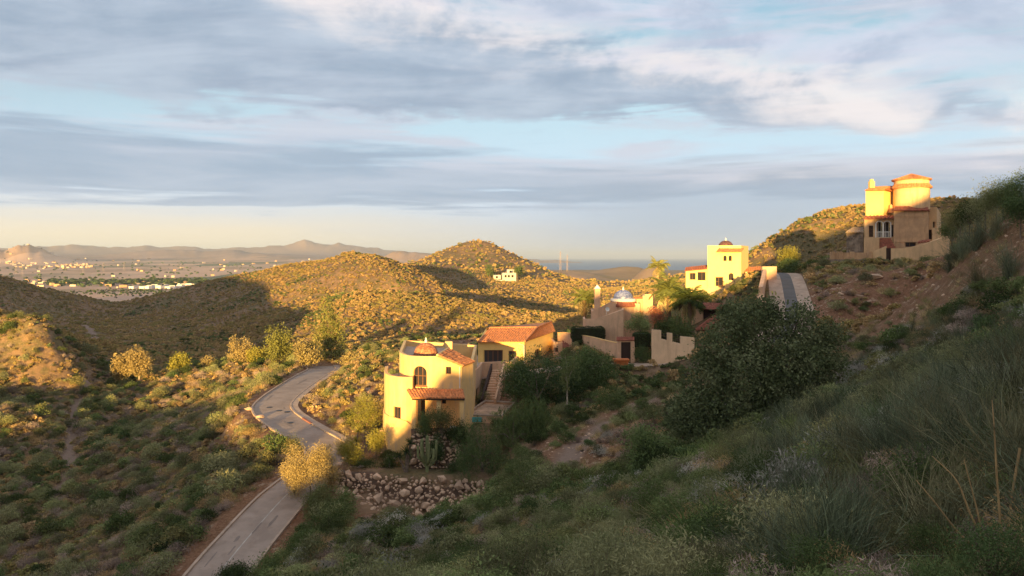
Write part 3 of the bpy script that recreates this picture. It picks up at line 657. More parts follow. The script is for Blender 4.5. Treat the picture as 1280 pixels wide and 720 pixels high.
# terrace with stairs between the two lower villas
o = empty('terrace', px2w(605, 505, 88), 'peach terrace wall with open store and garden stairs behind the domed villa', 'terrace')
pt = Path([(591.5, 78.5), (592.5, 84), (600, 87.5), (603, 91.2), (640, 92.2), (652, 100)])
oo = opening(pt, 592.9, 598.8, 486, 514)
wall(MB(), pt, -18.5, -12.92, .25, [oo]).build('terrace_wall', STUCP, o)
poly_slab(MB(), [(594, 86), (603.5, 92), (640, 93), (650, 104), (596, 104)], -13.75).build('paving', CONC, o)
n = 14; b0, b1 = Vector((*xy((610.5, 82.5)), -16.5)), Vector((*xy((622, 90.6)), -13.75)); dr = (b1 - b0); dr2 = Vector((dr.x, dr.y, 0)).normalized(); sd = Vector((dr2.y, -dr2.x, 0))
for k in range(n):
    a = b0 + dr * k / n; a2 = b0 + dr * (k + 1) / n; z1 = b0.z + dr.z * (k + 1) / n
    q = [a - sd * .62, a + sd * .62, a2 + sd * .62, a2 - sd * .62]
    MB().hexa([(v.x, v.y, z1 - .9) for v in q] + [(v.x, v.y, z1) for v in q]).build('step', STUCP, o)
for s_ in (-1, 1):
    a, b = b0 + sd * .76 * s_, b1 + sd * .76 * s_; w = sd * .11
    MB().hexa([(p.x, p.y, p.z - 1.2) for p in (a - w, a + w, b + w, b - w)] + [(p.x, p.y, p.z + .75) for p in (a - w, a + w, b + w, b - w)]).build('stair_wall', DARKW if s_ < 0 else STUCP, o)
for k in range(6):
    a = Vector((*xy((631 + k * 3.2, 91.6 - k * .5)), -13.9)); MB().tube([a, a + Vector((0, 0, 1.2))], .03, 5).build('baluster', METAL, o)
MB().tube([(*xy((630, 91.8)), -12.75), (*xy((648, 89)), -12.75)], .035, 5).build('handrail', METAL, o)

# ---------------------------------------------------------------- small swimming pool
o = empty('swimming_pool', px2w(612, 520, 79), 'raised pool with pale rim and teal end beside the domed villa', 'pool')
q = [xy((580, 76)), xy((628, 75.5)), xy((644, 82.5)), xy((606, 83.5))]; cen = Vector((sum(p[0] for p in q) / 4, sum(p[1] for p in q) / 4))
def inset(q, d): return [tuple(cen + (Vector(p) - cen) * (1 - d)) for p in q]
for k in range(4):
    a, b = q[k], q[(k + 1) % 4]; a2, b2 = inset(q, .09)[k], inset(q, .09)[(k + 1) % 4]
    MB().hexa([(*a, -18.5), (*b, -18.5), (*b2, -18.5), (*a2, -18.5), (*a, -16.2), (*b, -16.2), (*b2, -16.2), (*a2, -16.2)]).build('basin_wall', STUCR if k in (1,) else STUCP, o)
    a3, b3 = inset(q, -.02)[k], inset(q, -.02)[(k + 1) % 4]; a4, b4 = inset(q, .11)[k], inset(q, .11)[(k + 1) % 4]
    MB().hexa([(*a3, -16.19), (*b3, -16.19), (*b4, -16.19), (*a4, -16.19), (*a3, -16.08), (*b3, -16.08), (*b4, -16.08), (*a4, -16.08)]).build('coping', CONC, o)
MB().prism(inset(q, .1), -18.4, -16.35).build('pool_cover', STONE, o)
MB().obox((*xy((590, 75.4)), -16.75), 2.0, .12, .5, R(-4)).build('glass_edge', WATER, o)

# ---------------------------------------------------------------- villa with the orange hipped roof
o2 = empty('villa', px2w(645, 452, 101), 'long yellow villa with orange hipped tile roof and brown glazed doors', 'house')
p2 = Path([(597.6, 97), (655.3, 97.2), (691.5, 110), (690, 116), (608, 116)], True)
oa = opening(p2, 604, 628.5, 437.5, 453.4); ob = opening(p2, 635.8, 646, 438.5, 453.4); oc = opening(p2, 669, 676, 436, 450)
wall(MB(), p2, -15.8, -11.0, .3, [oa, ob, oc]).build('wall', STUC2, o2)
window(o2, p2, oa, bars=3, fr=.11, name='glazed_door'); window(o2, p2, ob, bars=1, fr=.1, name='glazed_door'); window(o2, p2, oc, bars=1, fr=.07)
A, B, C, D2, E = (*xy((596.2, 96.5)), -10.98), (*xy((656, 96.6)), -10.98), (*xy((694, 110.3)), -10.98), (*xy((612, 104)), -9.9), (*xy((671.5, 104.6)), -9.9)
F2 = (*xy((689.5, 114)), -9.9)
mb = MB(); tile_roof(mb, A, B, E, D2, .30); tile_roof(mb, B, C, F2, E, .30); mb.add([D2, E, F2, (*xy((692, 117)), -11.1), (*xy((606, 117)), -11.1)], [(0, 1, 2, 3, 4)]); mb.build('tiled_roof', TILE, o2)
for a, b in ((D2, E), (E, F2), (B, E)):
    MB().tube([Vector(a) + Vector((0, 0, .06)), Vector(b) + Vector((0, 0, .06))], .12, 8).build('ridge_cap', TILE, o2, True)
MB().tube([(*xy((648.5, 96.9)), -11.25), (*xy((655, 96.8)), -11.5), (*xy((655.2, 96.8)), -14)], .045, 6).build('downpipe', PIPE, o2)
# low outbuilding right of it
o = empty('outbuilding', px2w(706, 450, 105), 'low peach outbuilding with dark brown roof beside the orange roofed villa', 'building')
p = Path([(688, 110), (692, 104.5), (722, 103.2), (724, 108)]); oa = opening(p, 692.5, 697.5, 434.5, 440)
wall(MB(), p, -15, -11.9, .25, [oa]).build('wall', STUCP, o); window(o, p, oa, bars=1, fr=.05)
mb = MB(); tile_roof(mb, (*xy((703, 102)), -12.35), (*xy((727, 101.5)), -12.35), (*xy((718, 107)), -11.4), (*xy((703, 107)), -11.4)); mb.build('tiled_roof', TILED, o)

# ---------------------------------------------------------------- villa with the blue dome
o3 = empty('villa', px2w(772, 425, 106), 'peach villa with blue glazed dome over a tile banded round tower', 'house')
p = Path([(728.6, 107), (728.8, 104), (733, 103.2), (742.5, 102.6), (752, 102.4), (779.4, 102), (780.5, 105)])
wall(MB(), p, -13.5, [-8.57, -8.57, -8.57, -8.55, -8.2, -7.17, -7.17], .3).build('garden_screen_wall', STUCP, o3)
p = Path([(738.5, 112), (740, 105.8), (763, 105.6), (800, 106), (800, 112)], True)
wall(MB(), p, -13, [-7.7, -7.7, -6.35, -6.6, -6.6], .3).build('wall', STUCP, o3)
poly_slab(MB(), [(741, 106.3), (763, 106), (799, 106.5), (798, 112), (741, 112)], -8.2).build('flat_roof', CONC, o3)
cc = (*xy((779, 107.2)), 0)
MB().lathe(cc, [(1.86, -13), (1.86, -6.9)], 32).build('round_tower', STUCP, o3, True)
mb = MB(); cone_tiles(mb, cc, 2.0, -6.95, 1.78, -6.30, 34); mb.build('tile_band', TILED, o3)
MB().lathe(cc, [(1.72, -6.4), (1.84, -6.3), (1.84, -6.0), (1.70, -5.95), (1.4, -5.9)], 32).build('cornice', WHITE, o3, True)
dome(o3, (cc[0], cc[1], -5.9), 1.40, 1.22, DOMEB, 1, .95)
mb = MB(); mb.obox((*xy((746.6, 106.6)), -9), .80, .7, 4.55); ch = mb.build('chimney', STUCP, o3)
x_, y_ = xy((746.6, 106.6)); c_ = MB(); c_.add([(x_ - .45, y_ - .4, -4.46), (x_ + .45, y_ - .4, -4.46), (x_ + .45, y_ + .4, -4.46), (x_ - .45, y_ + .4, -4.46), (x_, y_, -3.9)], [(0, 1, 4), (1, 2, 4), (2, 3, 4), (3, 0, 4), (3, 2, 1, 0)]); c_ = c_.build('chimney_cap', WHITE, None); reparent(c_, ch, o3)
p = Path([(803.2, 110), (803.4, 106.2), (816, 106.4), (817.3, 110)], True); wall(MB(), p, -13, -5.45, .3).build('stair_tower_wall', STUCP, o3)
poly_slab(MB(), [(804, 106.8), (815.5, 107), (816, 109.5), (804, 109.5)], -5.7).build('flat_roof', CONC, o3)
p = Path([(795, 109), (804, 109)]); wall(MB(), p, -13, -6.05, .3).build('link_wall', STUCP, o3)
MB().obox((*xy((799, 108.6)), -6.05), 1.5, .5, .25).build('gutter_spout', TILED, o3)
mb = MB(); cx_, cy_ = xy((758.5, 102.9)); ctr = Vector((cx_, cy_ - .3, -7.15)); dn = Vector((.25, -.95, .2)).normalized(); uu = dn.cross(Vector((0, 0, 1))).normalized(); vv = uu.cross(dn)
rg = [(.02, .0), (.16, .03), (.27, .09), (.32, .15)]; vs = []
for r_, h_ in rg:
    for k in range(14): a = 2 * math.pi * k / 14; vs.append(ctr + (uu * math.cos(a) + vv * math.sin(a)) * r_ + dn * h_)
mb.add(vs, [(j * 14 + k, j * 14 + (k + 1) % 14, (j + 1) * 14 + (k + 1) % 14, (j + 1) * 14 + k) for j in range(3) for k in range(14)]); mb.tube([ctr, ctr + dn * .4], .02, 5); mb.tube([ctr - dn * .02, ctr + Vector((-.1, .3, -.9))], .035, 5)
dsh = mb.build('satellite_dish', WHITE); tag(dsh, 'round white satellite dish on the blue domed villa wall', 'dish')

# garden wall, gate, planter, retaining wall
o = empty('garden_wall', px2w(740, 436, 100), 'low curved peach garden wall below the clipped hedge', 'wall')
p = Path([(697, 107), (705, 104.5), (716, 102), (740, 99.6), (760, 97.6), (772, 96.6)]); wall(MB(), p, -15, [-10.9, -10.6, -10.5, -10.75, -11.05, -11.2], .3).build('wall', STUCP, o)
mb = MB()
for a, b, za, zb in zip(p.p, p.p[1:], [-10.9, -10.6, -10.5, -10.75, -11.05], [-10.6, -10.5, -10.75, -11.05, -11.2]):
    n_ = Vector((-(b - a).y, (b - a).x)).normalized() * .36; a_ = a - n_ * .16; b_ = b - n_ * .16
    mb.hexa([(a_.x, a_.y, za + .004), (b_.x, b_.y, zb + .004), (b_.x + n_.x, b_.y + n_.y, zb + .004), (a_.x + n_.x, a_.y + n_.y, za + .004), (a_.x, a_.y, za + .08), (b_.x, b_.y, zb + .08), (b_.x + n_.x, b_.y + n_.y, zb + .08), (a_.x + n_.x, a_.y + n_.y, za + .08)])
mb.build('coping', STUC, o)
o = empty('gateway', px2w(781, 448, 95.6), 'tile topped gateway with dark door beside the orange planter', 'gate')
for px in (773.6, 790.5): MB().obox((*xy((px, 95.6)), -14.2), .5, .5, 3.3).build('pillar', STUCP, o)
MB().box(pX(771.5, 95.6), pX(792.5, 95.6), 95.36, 95.84, -10.9, -10.55).build('lintel', STUCP, o)
mb = MB(); tile_roof(mb, (pX(770.6, 95.1), 95.1, -10.62), (pX(793, 95.1), 95.1, -10.62), (pX(793, 95.7), 95.7, -10.25), (pX(770.6, 95.7), 95.7, -10.25), .24); tile_roof(mb, (pX(793, 96.3), 96.3, -10.62), (pX(770.6, 96.3), 96.3, -10.62), (pX(770.6, 95.72), 95.72, -10.25), (pX(793, 95.72), 95.72, -10.25), .24); mb.build('tile_coping', TILED, o)
d_ = MB().box(pX(776.5, 95.7), pX(788, 95.7), 95.62, 95.70, -13.9, -10.92).build('door', DARKW, o); h_ = MB().box(pX(786.6, 95.6), pX(787.0, 95.6), 95.54, 95.615, -12.4, -12.1).build('handle', METAL, None); reparent(h_, d_, o)
mb = MB(); a, b = pX(767.5, 92), pX(785.5, 92); mb.hexa([(a + .2, 91.7, -13.65), (b - .2, 91.7, -13.65), (b - .2, 92.4, -13.65), (a + .2, 92.4, -13.65), (a, 91.5, -12.75), (b, 91.5, -12.75), (b, 92.6, -12.75), (a, 92.6, -12.75)]); mb.box(a - .06, b + .06, 91.42, 92.68, -12.75, -12.6)
pln = mb.build('planter', PLANTER); tag(pln, 'long orange clay planter beside the tile topped gateway', 'planter')
o = empty('retaining_wall', px2w(838, 452, 91), 'tall pale retaining wall with stepped pillars below the palms', 'wall')
p = Path([(814.2, 98), (814.4, 92.6), (868, 88.2)]); wall(MB(), p, -15.2, [-9.9, -9.9, -10.75], .35).build('wall', STUCL, o)
for a, b, ya in ((815, 826.5, 412), (834, 840.5, 416), (850.5, 868, 420.5)):
    u0, u1 = p.upx(a), p.upx(b); A_, B_ = p.at(u0)[0], p.at(u1)[0]; n_ = Vector((0, .34)); zt_ = pZ(ya, A_.y)
    MB().hexa([(A_.x, A_.y + .004, -11), (B_.x, B_.y + .004, -11), (B_.x, B_.y + .34, -11), (A_.x, A_.y + .34, -11), (A_.x, A_.y + .004, zt_), (B_.x, B_.y + .004, zt_), (B_.x, B_.y + .34, zt_), (A_.x, A_.y + .34, zt_)]).build('pillar', STUCL, o)
for a, b in ((827, 834), (841, 850.5)):
    u0, u1 = p.upx(a), p.upx(b); A_, B_ = p.at(u0)[0], p.at(u1)[0]
    mb = MB()
    for k in range(5):
        q_ = A_.lerp(B_, k / 4); mb.tube([(q_.x, q_.y + .17, -10.8), (q_.x, q_.y + .17, -9.45)], .02, 4)
    mb.tube([(A_.x, A_.y + .17, -9.45), (B_.x, B_.y + .17, -9.5)], .025, 4); mb.build('railing', METAL, o)

# gate house below the white tower and its canopies
o = empty('gatehouse', px2w(880, 402, 103), 'pale gatehouse wall with dark garage door under red tile coping', 'gatehouse')
p = Path([(850, 112), (852.5, 105), (906.5, 101.5), (930, 101)]); oa = opening(p, 878.5, 896.5, 386.5, 404)
wall(MB(), p, -13, [-7.3, -7.3, -7.1, -6.9], .3, [oa]).build('wall', STUCP, o); window(o, p, oa, bars=2, fr=.06, frame=DARKW, pane=DARKW, name='garage_door')
mb = MB(); tile_roof(mb, (*xy((877, 102.4)), -7.1), (*xy((905.5, 101)), -7.1), (*xy((904, 103)), -6.35), (*xy((879, 104.4)), -6.35), .24); mb.build('tile_coping', TILED, o)
o = empty('tiled_canopy', px2w(888, 411, 96), 'dusky red pyramid tile canopy half hidden by the carob tree', 'canopy')
ap = (*xy((893, 97.5)), -7.55); c4 = [(*xy((869.5, 95)), -9.3), (*xy((906, 94.5)), -9.3), (*xy((908, 100.5)), -9.3), (*xy((874, 101)), -9.3)]
mb = MB()
for k in range(4): tile_roof(mb, c4[k], c4[(k + 1) % 4], Vector(ap) + (Vector(c4[(k + 1) % 4]) - Vector(ap)) * .03, Vector(ap) + (Vector(c4[k]) - Vector(ap)) * .03, .28)
mb.build('tiled_roof', TILED, o)
for c_ in c4: MB().obox((c_[0] * .98 + ap[0] * .02, c_[1] * .9 + ap[1] * .1, -12.6), .22, .22, 3.3).build('post', STUCP, o)
o = empty('tile_topped_wall', px2w(914, 385, 110), 'short wall with red tile coping in front of the white tower', 'wall')
wall(MB(), Path([(898, 112), (926, 109.5)]), -11, -6.9, .3).build('wall', STUCP, o)
mb = MB(); tile_roof(mb, (*xy((903, 109.6)), -6.75), (*xy((927, 108.8)), -6.75), (*xy((926, 110.6)), -5.95), (*xy((904, 111.4)), -5.95), .25); mb.build('tile_coping', TILED, o)

# ---------------------------------------------------------------- white tower villa
o5 = empty('villa', px2w(908, 372, 126), 'bright pale yellow tower villa with brown dome and twin arched windows', 'house')
p5 = Path([(884.4, 124), (926.3, 123.6), (935.5, 130), (895, 131)], True)
a1 = opening(p5, 904, 908.4, 319.3, 326.3, True); a2 = opening(p5, 910.6, 915, 319.3, 326.3, True); w1 = opening(p5, 893.3, 904, 346.3, 357.8); a3 = opening(p5, 910.8, 917.2, 341.3, 350.2, True)
wall(MB(), p5, -9, 2.02, .35, [a1, a2, w1, a3]).build('wall', STUCW, o5)
for w_, b_ in ((a1, 0), (a2, 0), (a3, 1)): window(o5, p5, w_, bars=b_, fr=.05, depth=.22)
window(o5, p5, w1, bars=1, fr=.09, depth=.2, rail=1)
wall(MB(), Path([(891.5, 123.85), (905.5, 123.72)]), -3.15, -2.98, .12).build('window_head', STUCW, o5)
poly_slab(MB(), [(886, 124.5), (925.5, 124.2), (933.5, 129.5), (895, 130)], 1.6).build('flat_roof', CONC, o5)
mb = MB(); tile_roof(mb, (*xy((895.5, 122.7)), 1.02), (*xy((927, 122.5)), 1.02), (*xy((930, 123.7)), 1.6), (*xy((898.5, 123.95)), 1.6), .25); mb.build('tile_canopy', TILE, o5)
dome(o5, (*xy((907.2, 127)), 1.95), 1.22, 1.0, DOMEK, None, .9)
mb = MB(); q_ = xy((898.7, 123.2)); q2 = xy((905, 123.1)); mb.box(q_[0], q2[0], 122.75, 123.6, -4.95, -4.8)
for k in range(8): x_ = q_[0] + (q2[0] - q_[0]) * k / 7; mb.tube([(x_, 122.8, -4.8), (x_, 122.8, -3.95)], .02, 4)
mb.tube([(q_[0], 122.8, -3.95), (q2[0], 122.8, -3.95)], .03, 4); mb.build('balcony', METAL, o5)
pw = Path([(857.3, 129), (857.3, 124.8), (884.6, 124.4), (886, 129)]); b1 = opening(pw, 861.5, 869.6, 341.2, 349.7); b2 = opening(pw, 872, 883, 340, 350.6)
wall(MB(), pw, -9, [-2.25, -2.25, -1.95, -1.95], .3, [b1, b2]).build('wing_wall', STUCW, o5); window(o5, pw, b1, bars=1, fr=.06); window(o5, pw, b2, bars=1, fr=.06)
mb = MB(); tile_roof(mb, (*xy((855.6, 124)), -2.2), (*xy((884.3, 123.6)), -1.85), (*xy((884.4, 130)), -1.3), (*xy((857, 130)), -1.7), .28); mb.build('wing_roof', TILED, o5)
p = Path([(864, 128), (866, 123), (905, 122.2), (921, 121.6), (938, 126)]); wall(MB(), p, -10, [-4.95, -4.95, -4.95, -5.6, -5.6], .3).build('terrace_wall', STUCO, o5)
mb = MB(); a_, b_ = Vector((*xy((911, 121.2)), -7.3)), Vector((*xy((918.5, 121.9)), -4.6)); mb.tube([a_, b_], .06, 5); mb.tube([a_ + Vector((0, 0, .9)), b_ + Vector((0, 0, .9))], .03, 5)
for k in range(7): q_ = a_.lerp(b_, k / 6); mb.tube([q_, q_ + Vector((0, 0, .9))], .02, 4)
mb.build('stair_rail', METAL, o5)
mb = MB(); tile_roof(mb, (*xy((931, 125.5)), -2.45), (*xy((951, 124.5)), -2.2), (*xy((951, 129)), -1.5), (*xy((932, 130)), -1.75), .28); mb.build('pergola_roof', TILE, o5)
for px in (932.5, 939, 945): MB().obox((*xy((px, 125.3)), -5.6), .28, .28, 3.2).build('pergola_post', STUCO, o5)
wall(MB(), Path([(931, 128.6), (952, 127.6)]), -7, -2.3, .25).build('pergola_wall', STUCO, o5)

# ---------------------------------------------------------------- tower house on the right hill
o4 = empty('villa', px2w(1125, 322, 111), 'ochre tower house with round tiled turret and arched loggia on the hill', 'house')
cc = (pX(1139.3, 113.2), 113.2, 0)
pq = Path([(1117.3, 110.6), (1159.8, 110.6), (1162, 115.6), (1118, 115.6)], True); oa = opening(pq, 1131, 1145, 302.3, 308.6)
wall(MB(), pq, -1.2, 7.0, .35, [oa]).build('tower_base', STUCR, o4); window(o4, pq, oa, bars=1, fr=.06, depth=.2)
wall(MB(), Path([(1119.6, 110.53), (1157.6, 110.53)]), 6.1, 6.25, .05).build('panel_edge', STUCR, o4)
wall(MB(), Path([(1119.6, 110.53), (1157.6, 110.53)]), 2.3, 2.42, .05).build('panel_edge', STUCR, o4)
mb = MB(); tile_roof(mb, (pX(1116.8, 110.2), 110.2, 7.02), (pX(1160.4, 110.2), 110.2, 7.02), (pX(1159, 111.2), 111.2, 7.72), (pX(1118.4, 111.2), 111.2, 7.72), .23); tile_roof(mb, (pX(1160.4, 110.2), 110.2, 7.02), (pX(1162.5, 116), 116, 7.02), (pX(1160, 115), 115, 7.72), (pX(1159, 111.2), 111.2, 7.72), .23); mb.prism([(pX(1118.4, 111.2), 111.2), (pX(1159, 111.2), 111.2), (pX(1160, 115), 115), (pX(1118.4, 115), 115)], 7.0, 7.68); mb.build('tile_band', TILED, o4)
MB().lathe(cc, [(2.5, 7.3), (2.5, 10.7)], 40).build('turret_wall', STUCO, o4, True)
mb = MB(); cone_tiles(mb, cc, 2.80, 10.62, 2.38, 11.2, 46); mb.build('turret_skirt_roof', TILE, o4)
MB().lathe(cc, [(2.42, 11.0), (2.42, 11.95)], 40).build('turret_drum', STUCO, o4, True)
mb = MB(); cone_tiles(mb, cc, 2.72, 11.85, .05, 12.85, 46); mb.build('turret_roof', TILE, o4)
p = Path([(1082, 119), (1082.2, 113.4), (1104.6, 112.6), (1118, 117)]); wall(MB(), p, 5.7, [10.3, 10.3, 10.3, 10.6], .3).build('upper_wall', STUC2, o4)
mb = MB(); tile_roof(mb, (*xy((1080.8, 112.9)), 10.3), (*xy((1106, 111.9)), 10.3), (*xy((1117.5, 117)), 11.3), (*xy((1091, 118)), 11.3), .26); tile_roof(mb, (*xy((1106, 111.9)), 10.3), (*xy((1119, 115.6)), 10.3), (*xy((1119, 117)), 11.3), (*xy((1117.5, 117)), 11.3), .26); mb.build('tiled_roof', TILE, o4)
MB().obox((*xy((1089.4, 116)), 10), .75, .6, 1.95).build('chimney', STUC2, o4); MB().obox((*xy((1089.4, 116)), 11.98), .45, .4, .3).build('chimney_pot', STUC2, o4)
pb_ = MB(); bx_, by_ = xy((1112.5, 114.4)); pb_.lathe((bx_, by_ - .3, 6.9), [(.55, 0), (.42, .25), (.25, .7), (.2, 1.2), (.001, 1.35)], 10); pb_.build('stone_niche', STUCR, o4)
pl_ = Path([(1080.3, 118), (1080.5, 112.2), (1117.2, 111.1)]); b1 = opening(pl_, 1095.3, 1103, 277, 296.8, True); b2 = opening(pl_, 1104.7, 1112.7, 277, 296.8, True); b3 = opening(pl_, 1085, 1091.6, 282, 296.2); b4 = opening(pl_, 1114.2, 1117, 281, 296)
wall(MB(), pl_, 2.0, 5.85, .3, [b1, b2, b3, b4]).build('loggia_wall', STUCO, o4)
window(o4, pl_, b3, bars=3, fr=.05, rail=2); window(o4, pl_, b4, bars=0, fr=.05)
for b_ in (b1, b2):       # white arch trim
    u0, u1, zb, zt_, _ = b_; r_ = (u1 - u0) / 2; uc = (u0 + u1) / 2; zc = zt_ - r_; pts = [(u0 - .07, zb)] + [(uc - (r_ + .07) * math.cos(math.pi * k / 14), zc + (r_ + .07) * math.sin(math.pi * k / 14)) for k in range(15)] + [(u1 + .07, zb)]
    q3 = []
    for u_, z_ in pts: q_, n_, i_, t_ = pl_.at(u_); q3.append((q_.x, q_.y - .03, z_))
    MB().tube(q3, .085, 5).build('arch_trim', WHITE, o4)
window(o4, pl_, b1, bars=1, fr=.05, depth=.9, frame=WHITE, name='glazed_door'); window(o4, pl_, b2, bars=1, fr=.05, depth=.9, frame=WHITE, name='glazed_door')
mb = MB()
q0 = Vector((*xy((1094, 111.2)), 3.0)); q1 = Vector((*xy((1113.5, 110.8)), 3.0))
mb.tube([q0 + Vector((0, 0, .85)), q1 + Vector((0, 0, .85))], .05, 5)
for k in range(14): q_ = q0.lerp(q1, k / 13); mb.tube([q_, q_ + Vector((0, 0, .85))], .02, 4)
mb.build('balustrade', WHITE, o4)
mb = MB(); tile_roof(mb, (*xy((1079.4, 111.6)), 5.9), (*xy((1117.8, 110.4)), 5.9), (*xy((1117.6, 112)), 6.35), (*xy((1081.2, 113.2)), 6.35), .5); mb.build('tile_ledge', TILED, o4)
p = Path([(1079.6, 117), (1079.8, 111), (1096, 110.5), (1102.3, 110.3), (1102.5, 112)]); wall(MB(), p, -1.2, 3.0, .3).build('lower_wall', STUCO, o4)
for k in range(9):
    a_, b_ = pX(1103, 109.5), pX(1116.6, 109.5); MB().box(a_, b_, 107.6 + k * .32, 111.2, .2 + k * .3, .5 + k * .3).build('step', TILED, o4)
p = Path([(1160, 113.4), (1171, 112.6), (1176.5, 117)]); b1 = opening(p, 1166, 1169.4, 277, 284.5); b2 = opening(p, 1160.3, 1165, 287, 299)
wall(MB(), p, -1, [7.75, 7.7, 6.8], .3, [b1, b2]).build('side_wing_wall', STUCO, o4); window(o4, p, b1, bars=0, fr=.05); window(o4, p, b2, bars=0, fr=.06, frame=DARKW, pane=DARKW, name='door')
wall(MB(), Path([(1165.5, 110.5), (1177, 110)]), -1, 4.4, .3).build('yard_wall', STUCO, o4)
# boundary wall
o = empty('boundary_wall', px2w(1110, 325, 105), 'ochre boundary wall with dark gate in front of the tower house', 'wall')
p = Path([(1113.6, 104.4), (1130, 103.2), (1155, 102.8), (1184.3, 104), (1187, 110)]); wall(MB(), p, -2.5, [1.3, 1.3, 1.85, 3.05, 3.05], .3).build('wall', STUCO, o)
p = Path([(1090, 106), (1098, 105.3), (1107.6, 104.6)]); wall(MB(), p, -2.5, [.85, 1.2, 1.65], .3).build('wall', STUCO, o)
p = Path([(1039, 108.4), (1090, 106)]); wall(MB(), p, -.25, .72, .3).build('parapet', STUCR, o)
for px in (1040.5, 1050.5, 1065, 1087): q_ = xy((px, 108.3 - (px - 1039) * .047)); MB().obox((*q_, -.25), .55, .42, 1.12).build('parapet_pillar', STUCR, o)
MB().box(pX(1108, 104.6), pX(1113.4, 104.6), 104.6, 104.7, -1.2, 1.35).build('gate', DARKW, o)
mb = MB(); tile_roof(mb, (*xy((1147, 103.8)), 2.05), (*xy((1162, 103.2)), 2.3), (*xy((1162, 105)), 2.6), (*xy((1148, 105.4)), 2.35), .3); mb.build('tile_coping', TILED, o)
# rough stone footing and stone store, stone by stone
def stone_shape(seed, sub=1, flat=.75):
    r_ = random.Random(seed); bm = bmesh.new(); bmesh.ops.create_icosphere(bm, subdivisions=sub, radius=.5)
    off = Vector((r_.random() * 9, r_.random() * 9, r_.random() * 9))
    for v in bm.verts:
        d = v.co.normalized(); k = 1 + .55 * mnoise.noise(d * 1.6 + off) + .2 * mnoise.noise(d * 4 + off)
        v.co = Vector((d.x, d.y * .85, d.z * flat)) * .5 * k
    for pn in range(6):                                      # broken flat sides
        n_ = Vector((r_.uniform(-1, 1), r_.uniform(-1, 1), r_.uniform(-1, 1))).normalized(); h_ = r_.uniform(.2, .36)
        for v in bm.verts:
            e = v.co.dot(n_) - h_
            if e > 0: v.co -= n_ * e
    me = bpy.data.meshes.new('stone'); bm.to_mesh(me); bm.free(); me.materials.append(STONE); return me
STONES = [stone_shape(k) for k in range(9)]; SM = [stone_shape(60 + k) for k in range(6)]
for s_ in SM: s_.materials.clear(); s_.materials.append(STONEW)
def stone(parent, p, size, meshes, rd, name='stone'):
    o = bpy.data.objects.new(name, rd.choice(meshes)); COL.objects.link(o); o.parent = parent
    o.location = Vector(p) - Vector(parent.location); o.scale = [size * rd.uniform(.8, 1.3), size * rd.uniform(.8, 1.1), size * rd.uniform(.8, 1.15)]
    o.rotation_euler = (rd.uniform(-.5, .5), rd.uniform(-.5, .5), rd.uniform(0, 6.28)); return o
rd = random.Random(3)
o = empty('stone_footing', px2w(1072, 332, 107), 'rough stone footing under the tower house boundary wall', 'wall')
wall(MB(), Path([(1037, 110), (1037.4, 108.2), (1108, 104.2)]), -2.6, -.26, .5).build('core', STONEW, o)
p = Path([(1037.4, 108.1), (1108, 104.1)])
for k in range(70): q_ = p.at(rd.random() * p.u[-1])[0]; stone(o, (q_.x, q_.y, rd.uniform(-2.3, -.6)), rd.uniform(.3, .6), SM, rd)
o = empty('stone_store', px2w(1069, 314, 112), 'square rubble stone store left of the arched loggia', 'building')
wall(MB(), Path([(1058, 112), (1079, 111.4), (1079.5, 116), (1059, 116)], True), -1, 3.85, .4).build('wall', STONEW, o)
mb = MB(); tile_roof(mb, (*xy((1057, 111.5)), 3.86), (*xy((1079.4, 111)), 3.86), (*xy((1079, 116)), 4.75), (*xy((1066, 116)), 4.75), .4); mb.build('roof', CONC, o)
p = Path([(1058.3, 111.98), (1078.8, 111.4)])
for k in range(55): q_ = p.at(rd.random() * p.u[-1])[0]; stone(o, (q_.x, q_.y, rd.uniform(-.2, 3.6)), rd.uniform(.22, .42), SM, rd)

# wall beside the steep drive
o = empty('drive_wall', px2w(955, 375, 92), 'tall peach wall with stepped end along the steep drive', 'wall')
A_, B_ = Vector(xy((951.5, 86))), Vector(xy((956.5, 101))); w = Vector((.32, -.06))
MB().hexa([(A_.x - .3, A_.y, -8), (A_.x + .2, A_.y, -8), (B_.x + .2, B_.y, -8), (B_.x - .3, B_.y, -8), (A_.x - .3, A_.y, -3.4), (A_.x + .2, A_.y, -3.4), (B_.x + .2, B_.y, -1.6), (B_.x - .3, B_.y, -1.6)]).build('wall', STUCP, o)
MB().box(B_.x - .35, pX(971, 101), 101.0, 101.6, -6, -1.22).build('end_wall', STUCP, o)
MB().hexa([(A_.x - .5, A_.y - .9, -9), (A_.x + .25, A_.y - .9, -9), (A_.x + .25, A_.y - .004, -9), (A_.x - .5, A_.y - .004, -9), (A_.x - .5, A_.y - .9, -5.2), (A_.x + .25, A_.y - .9, -5.2), (A_.x + .25, A_.y - .004, -4.2), (A_.x - .5, A_.y - .004, -4.2)]).build('buttress', STUCP, o)

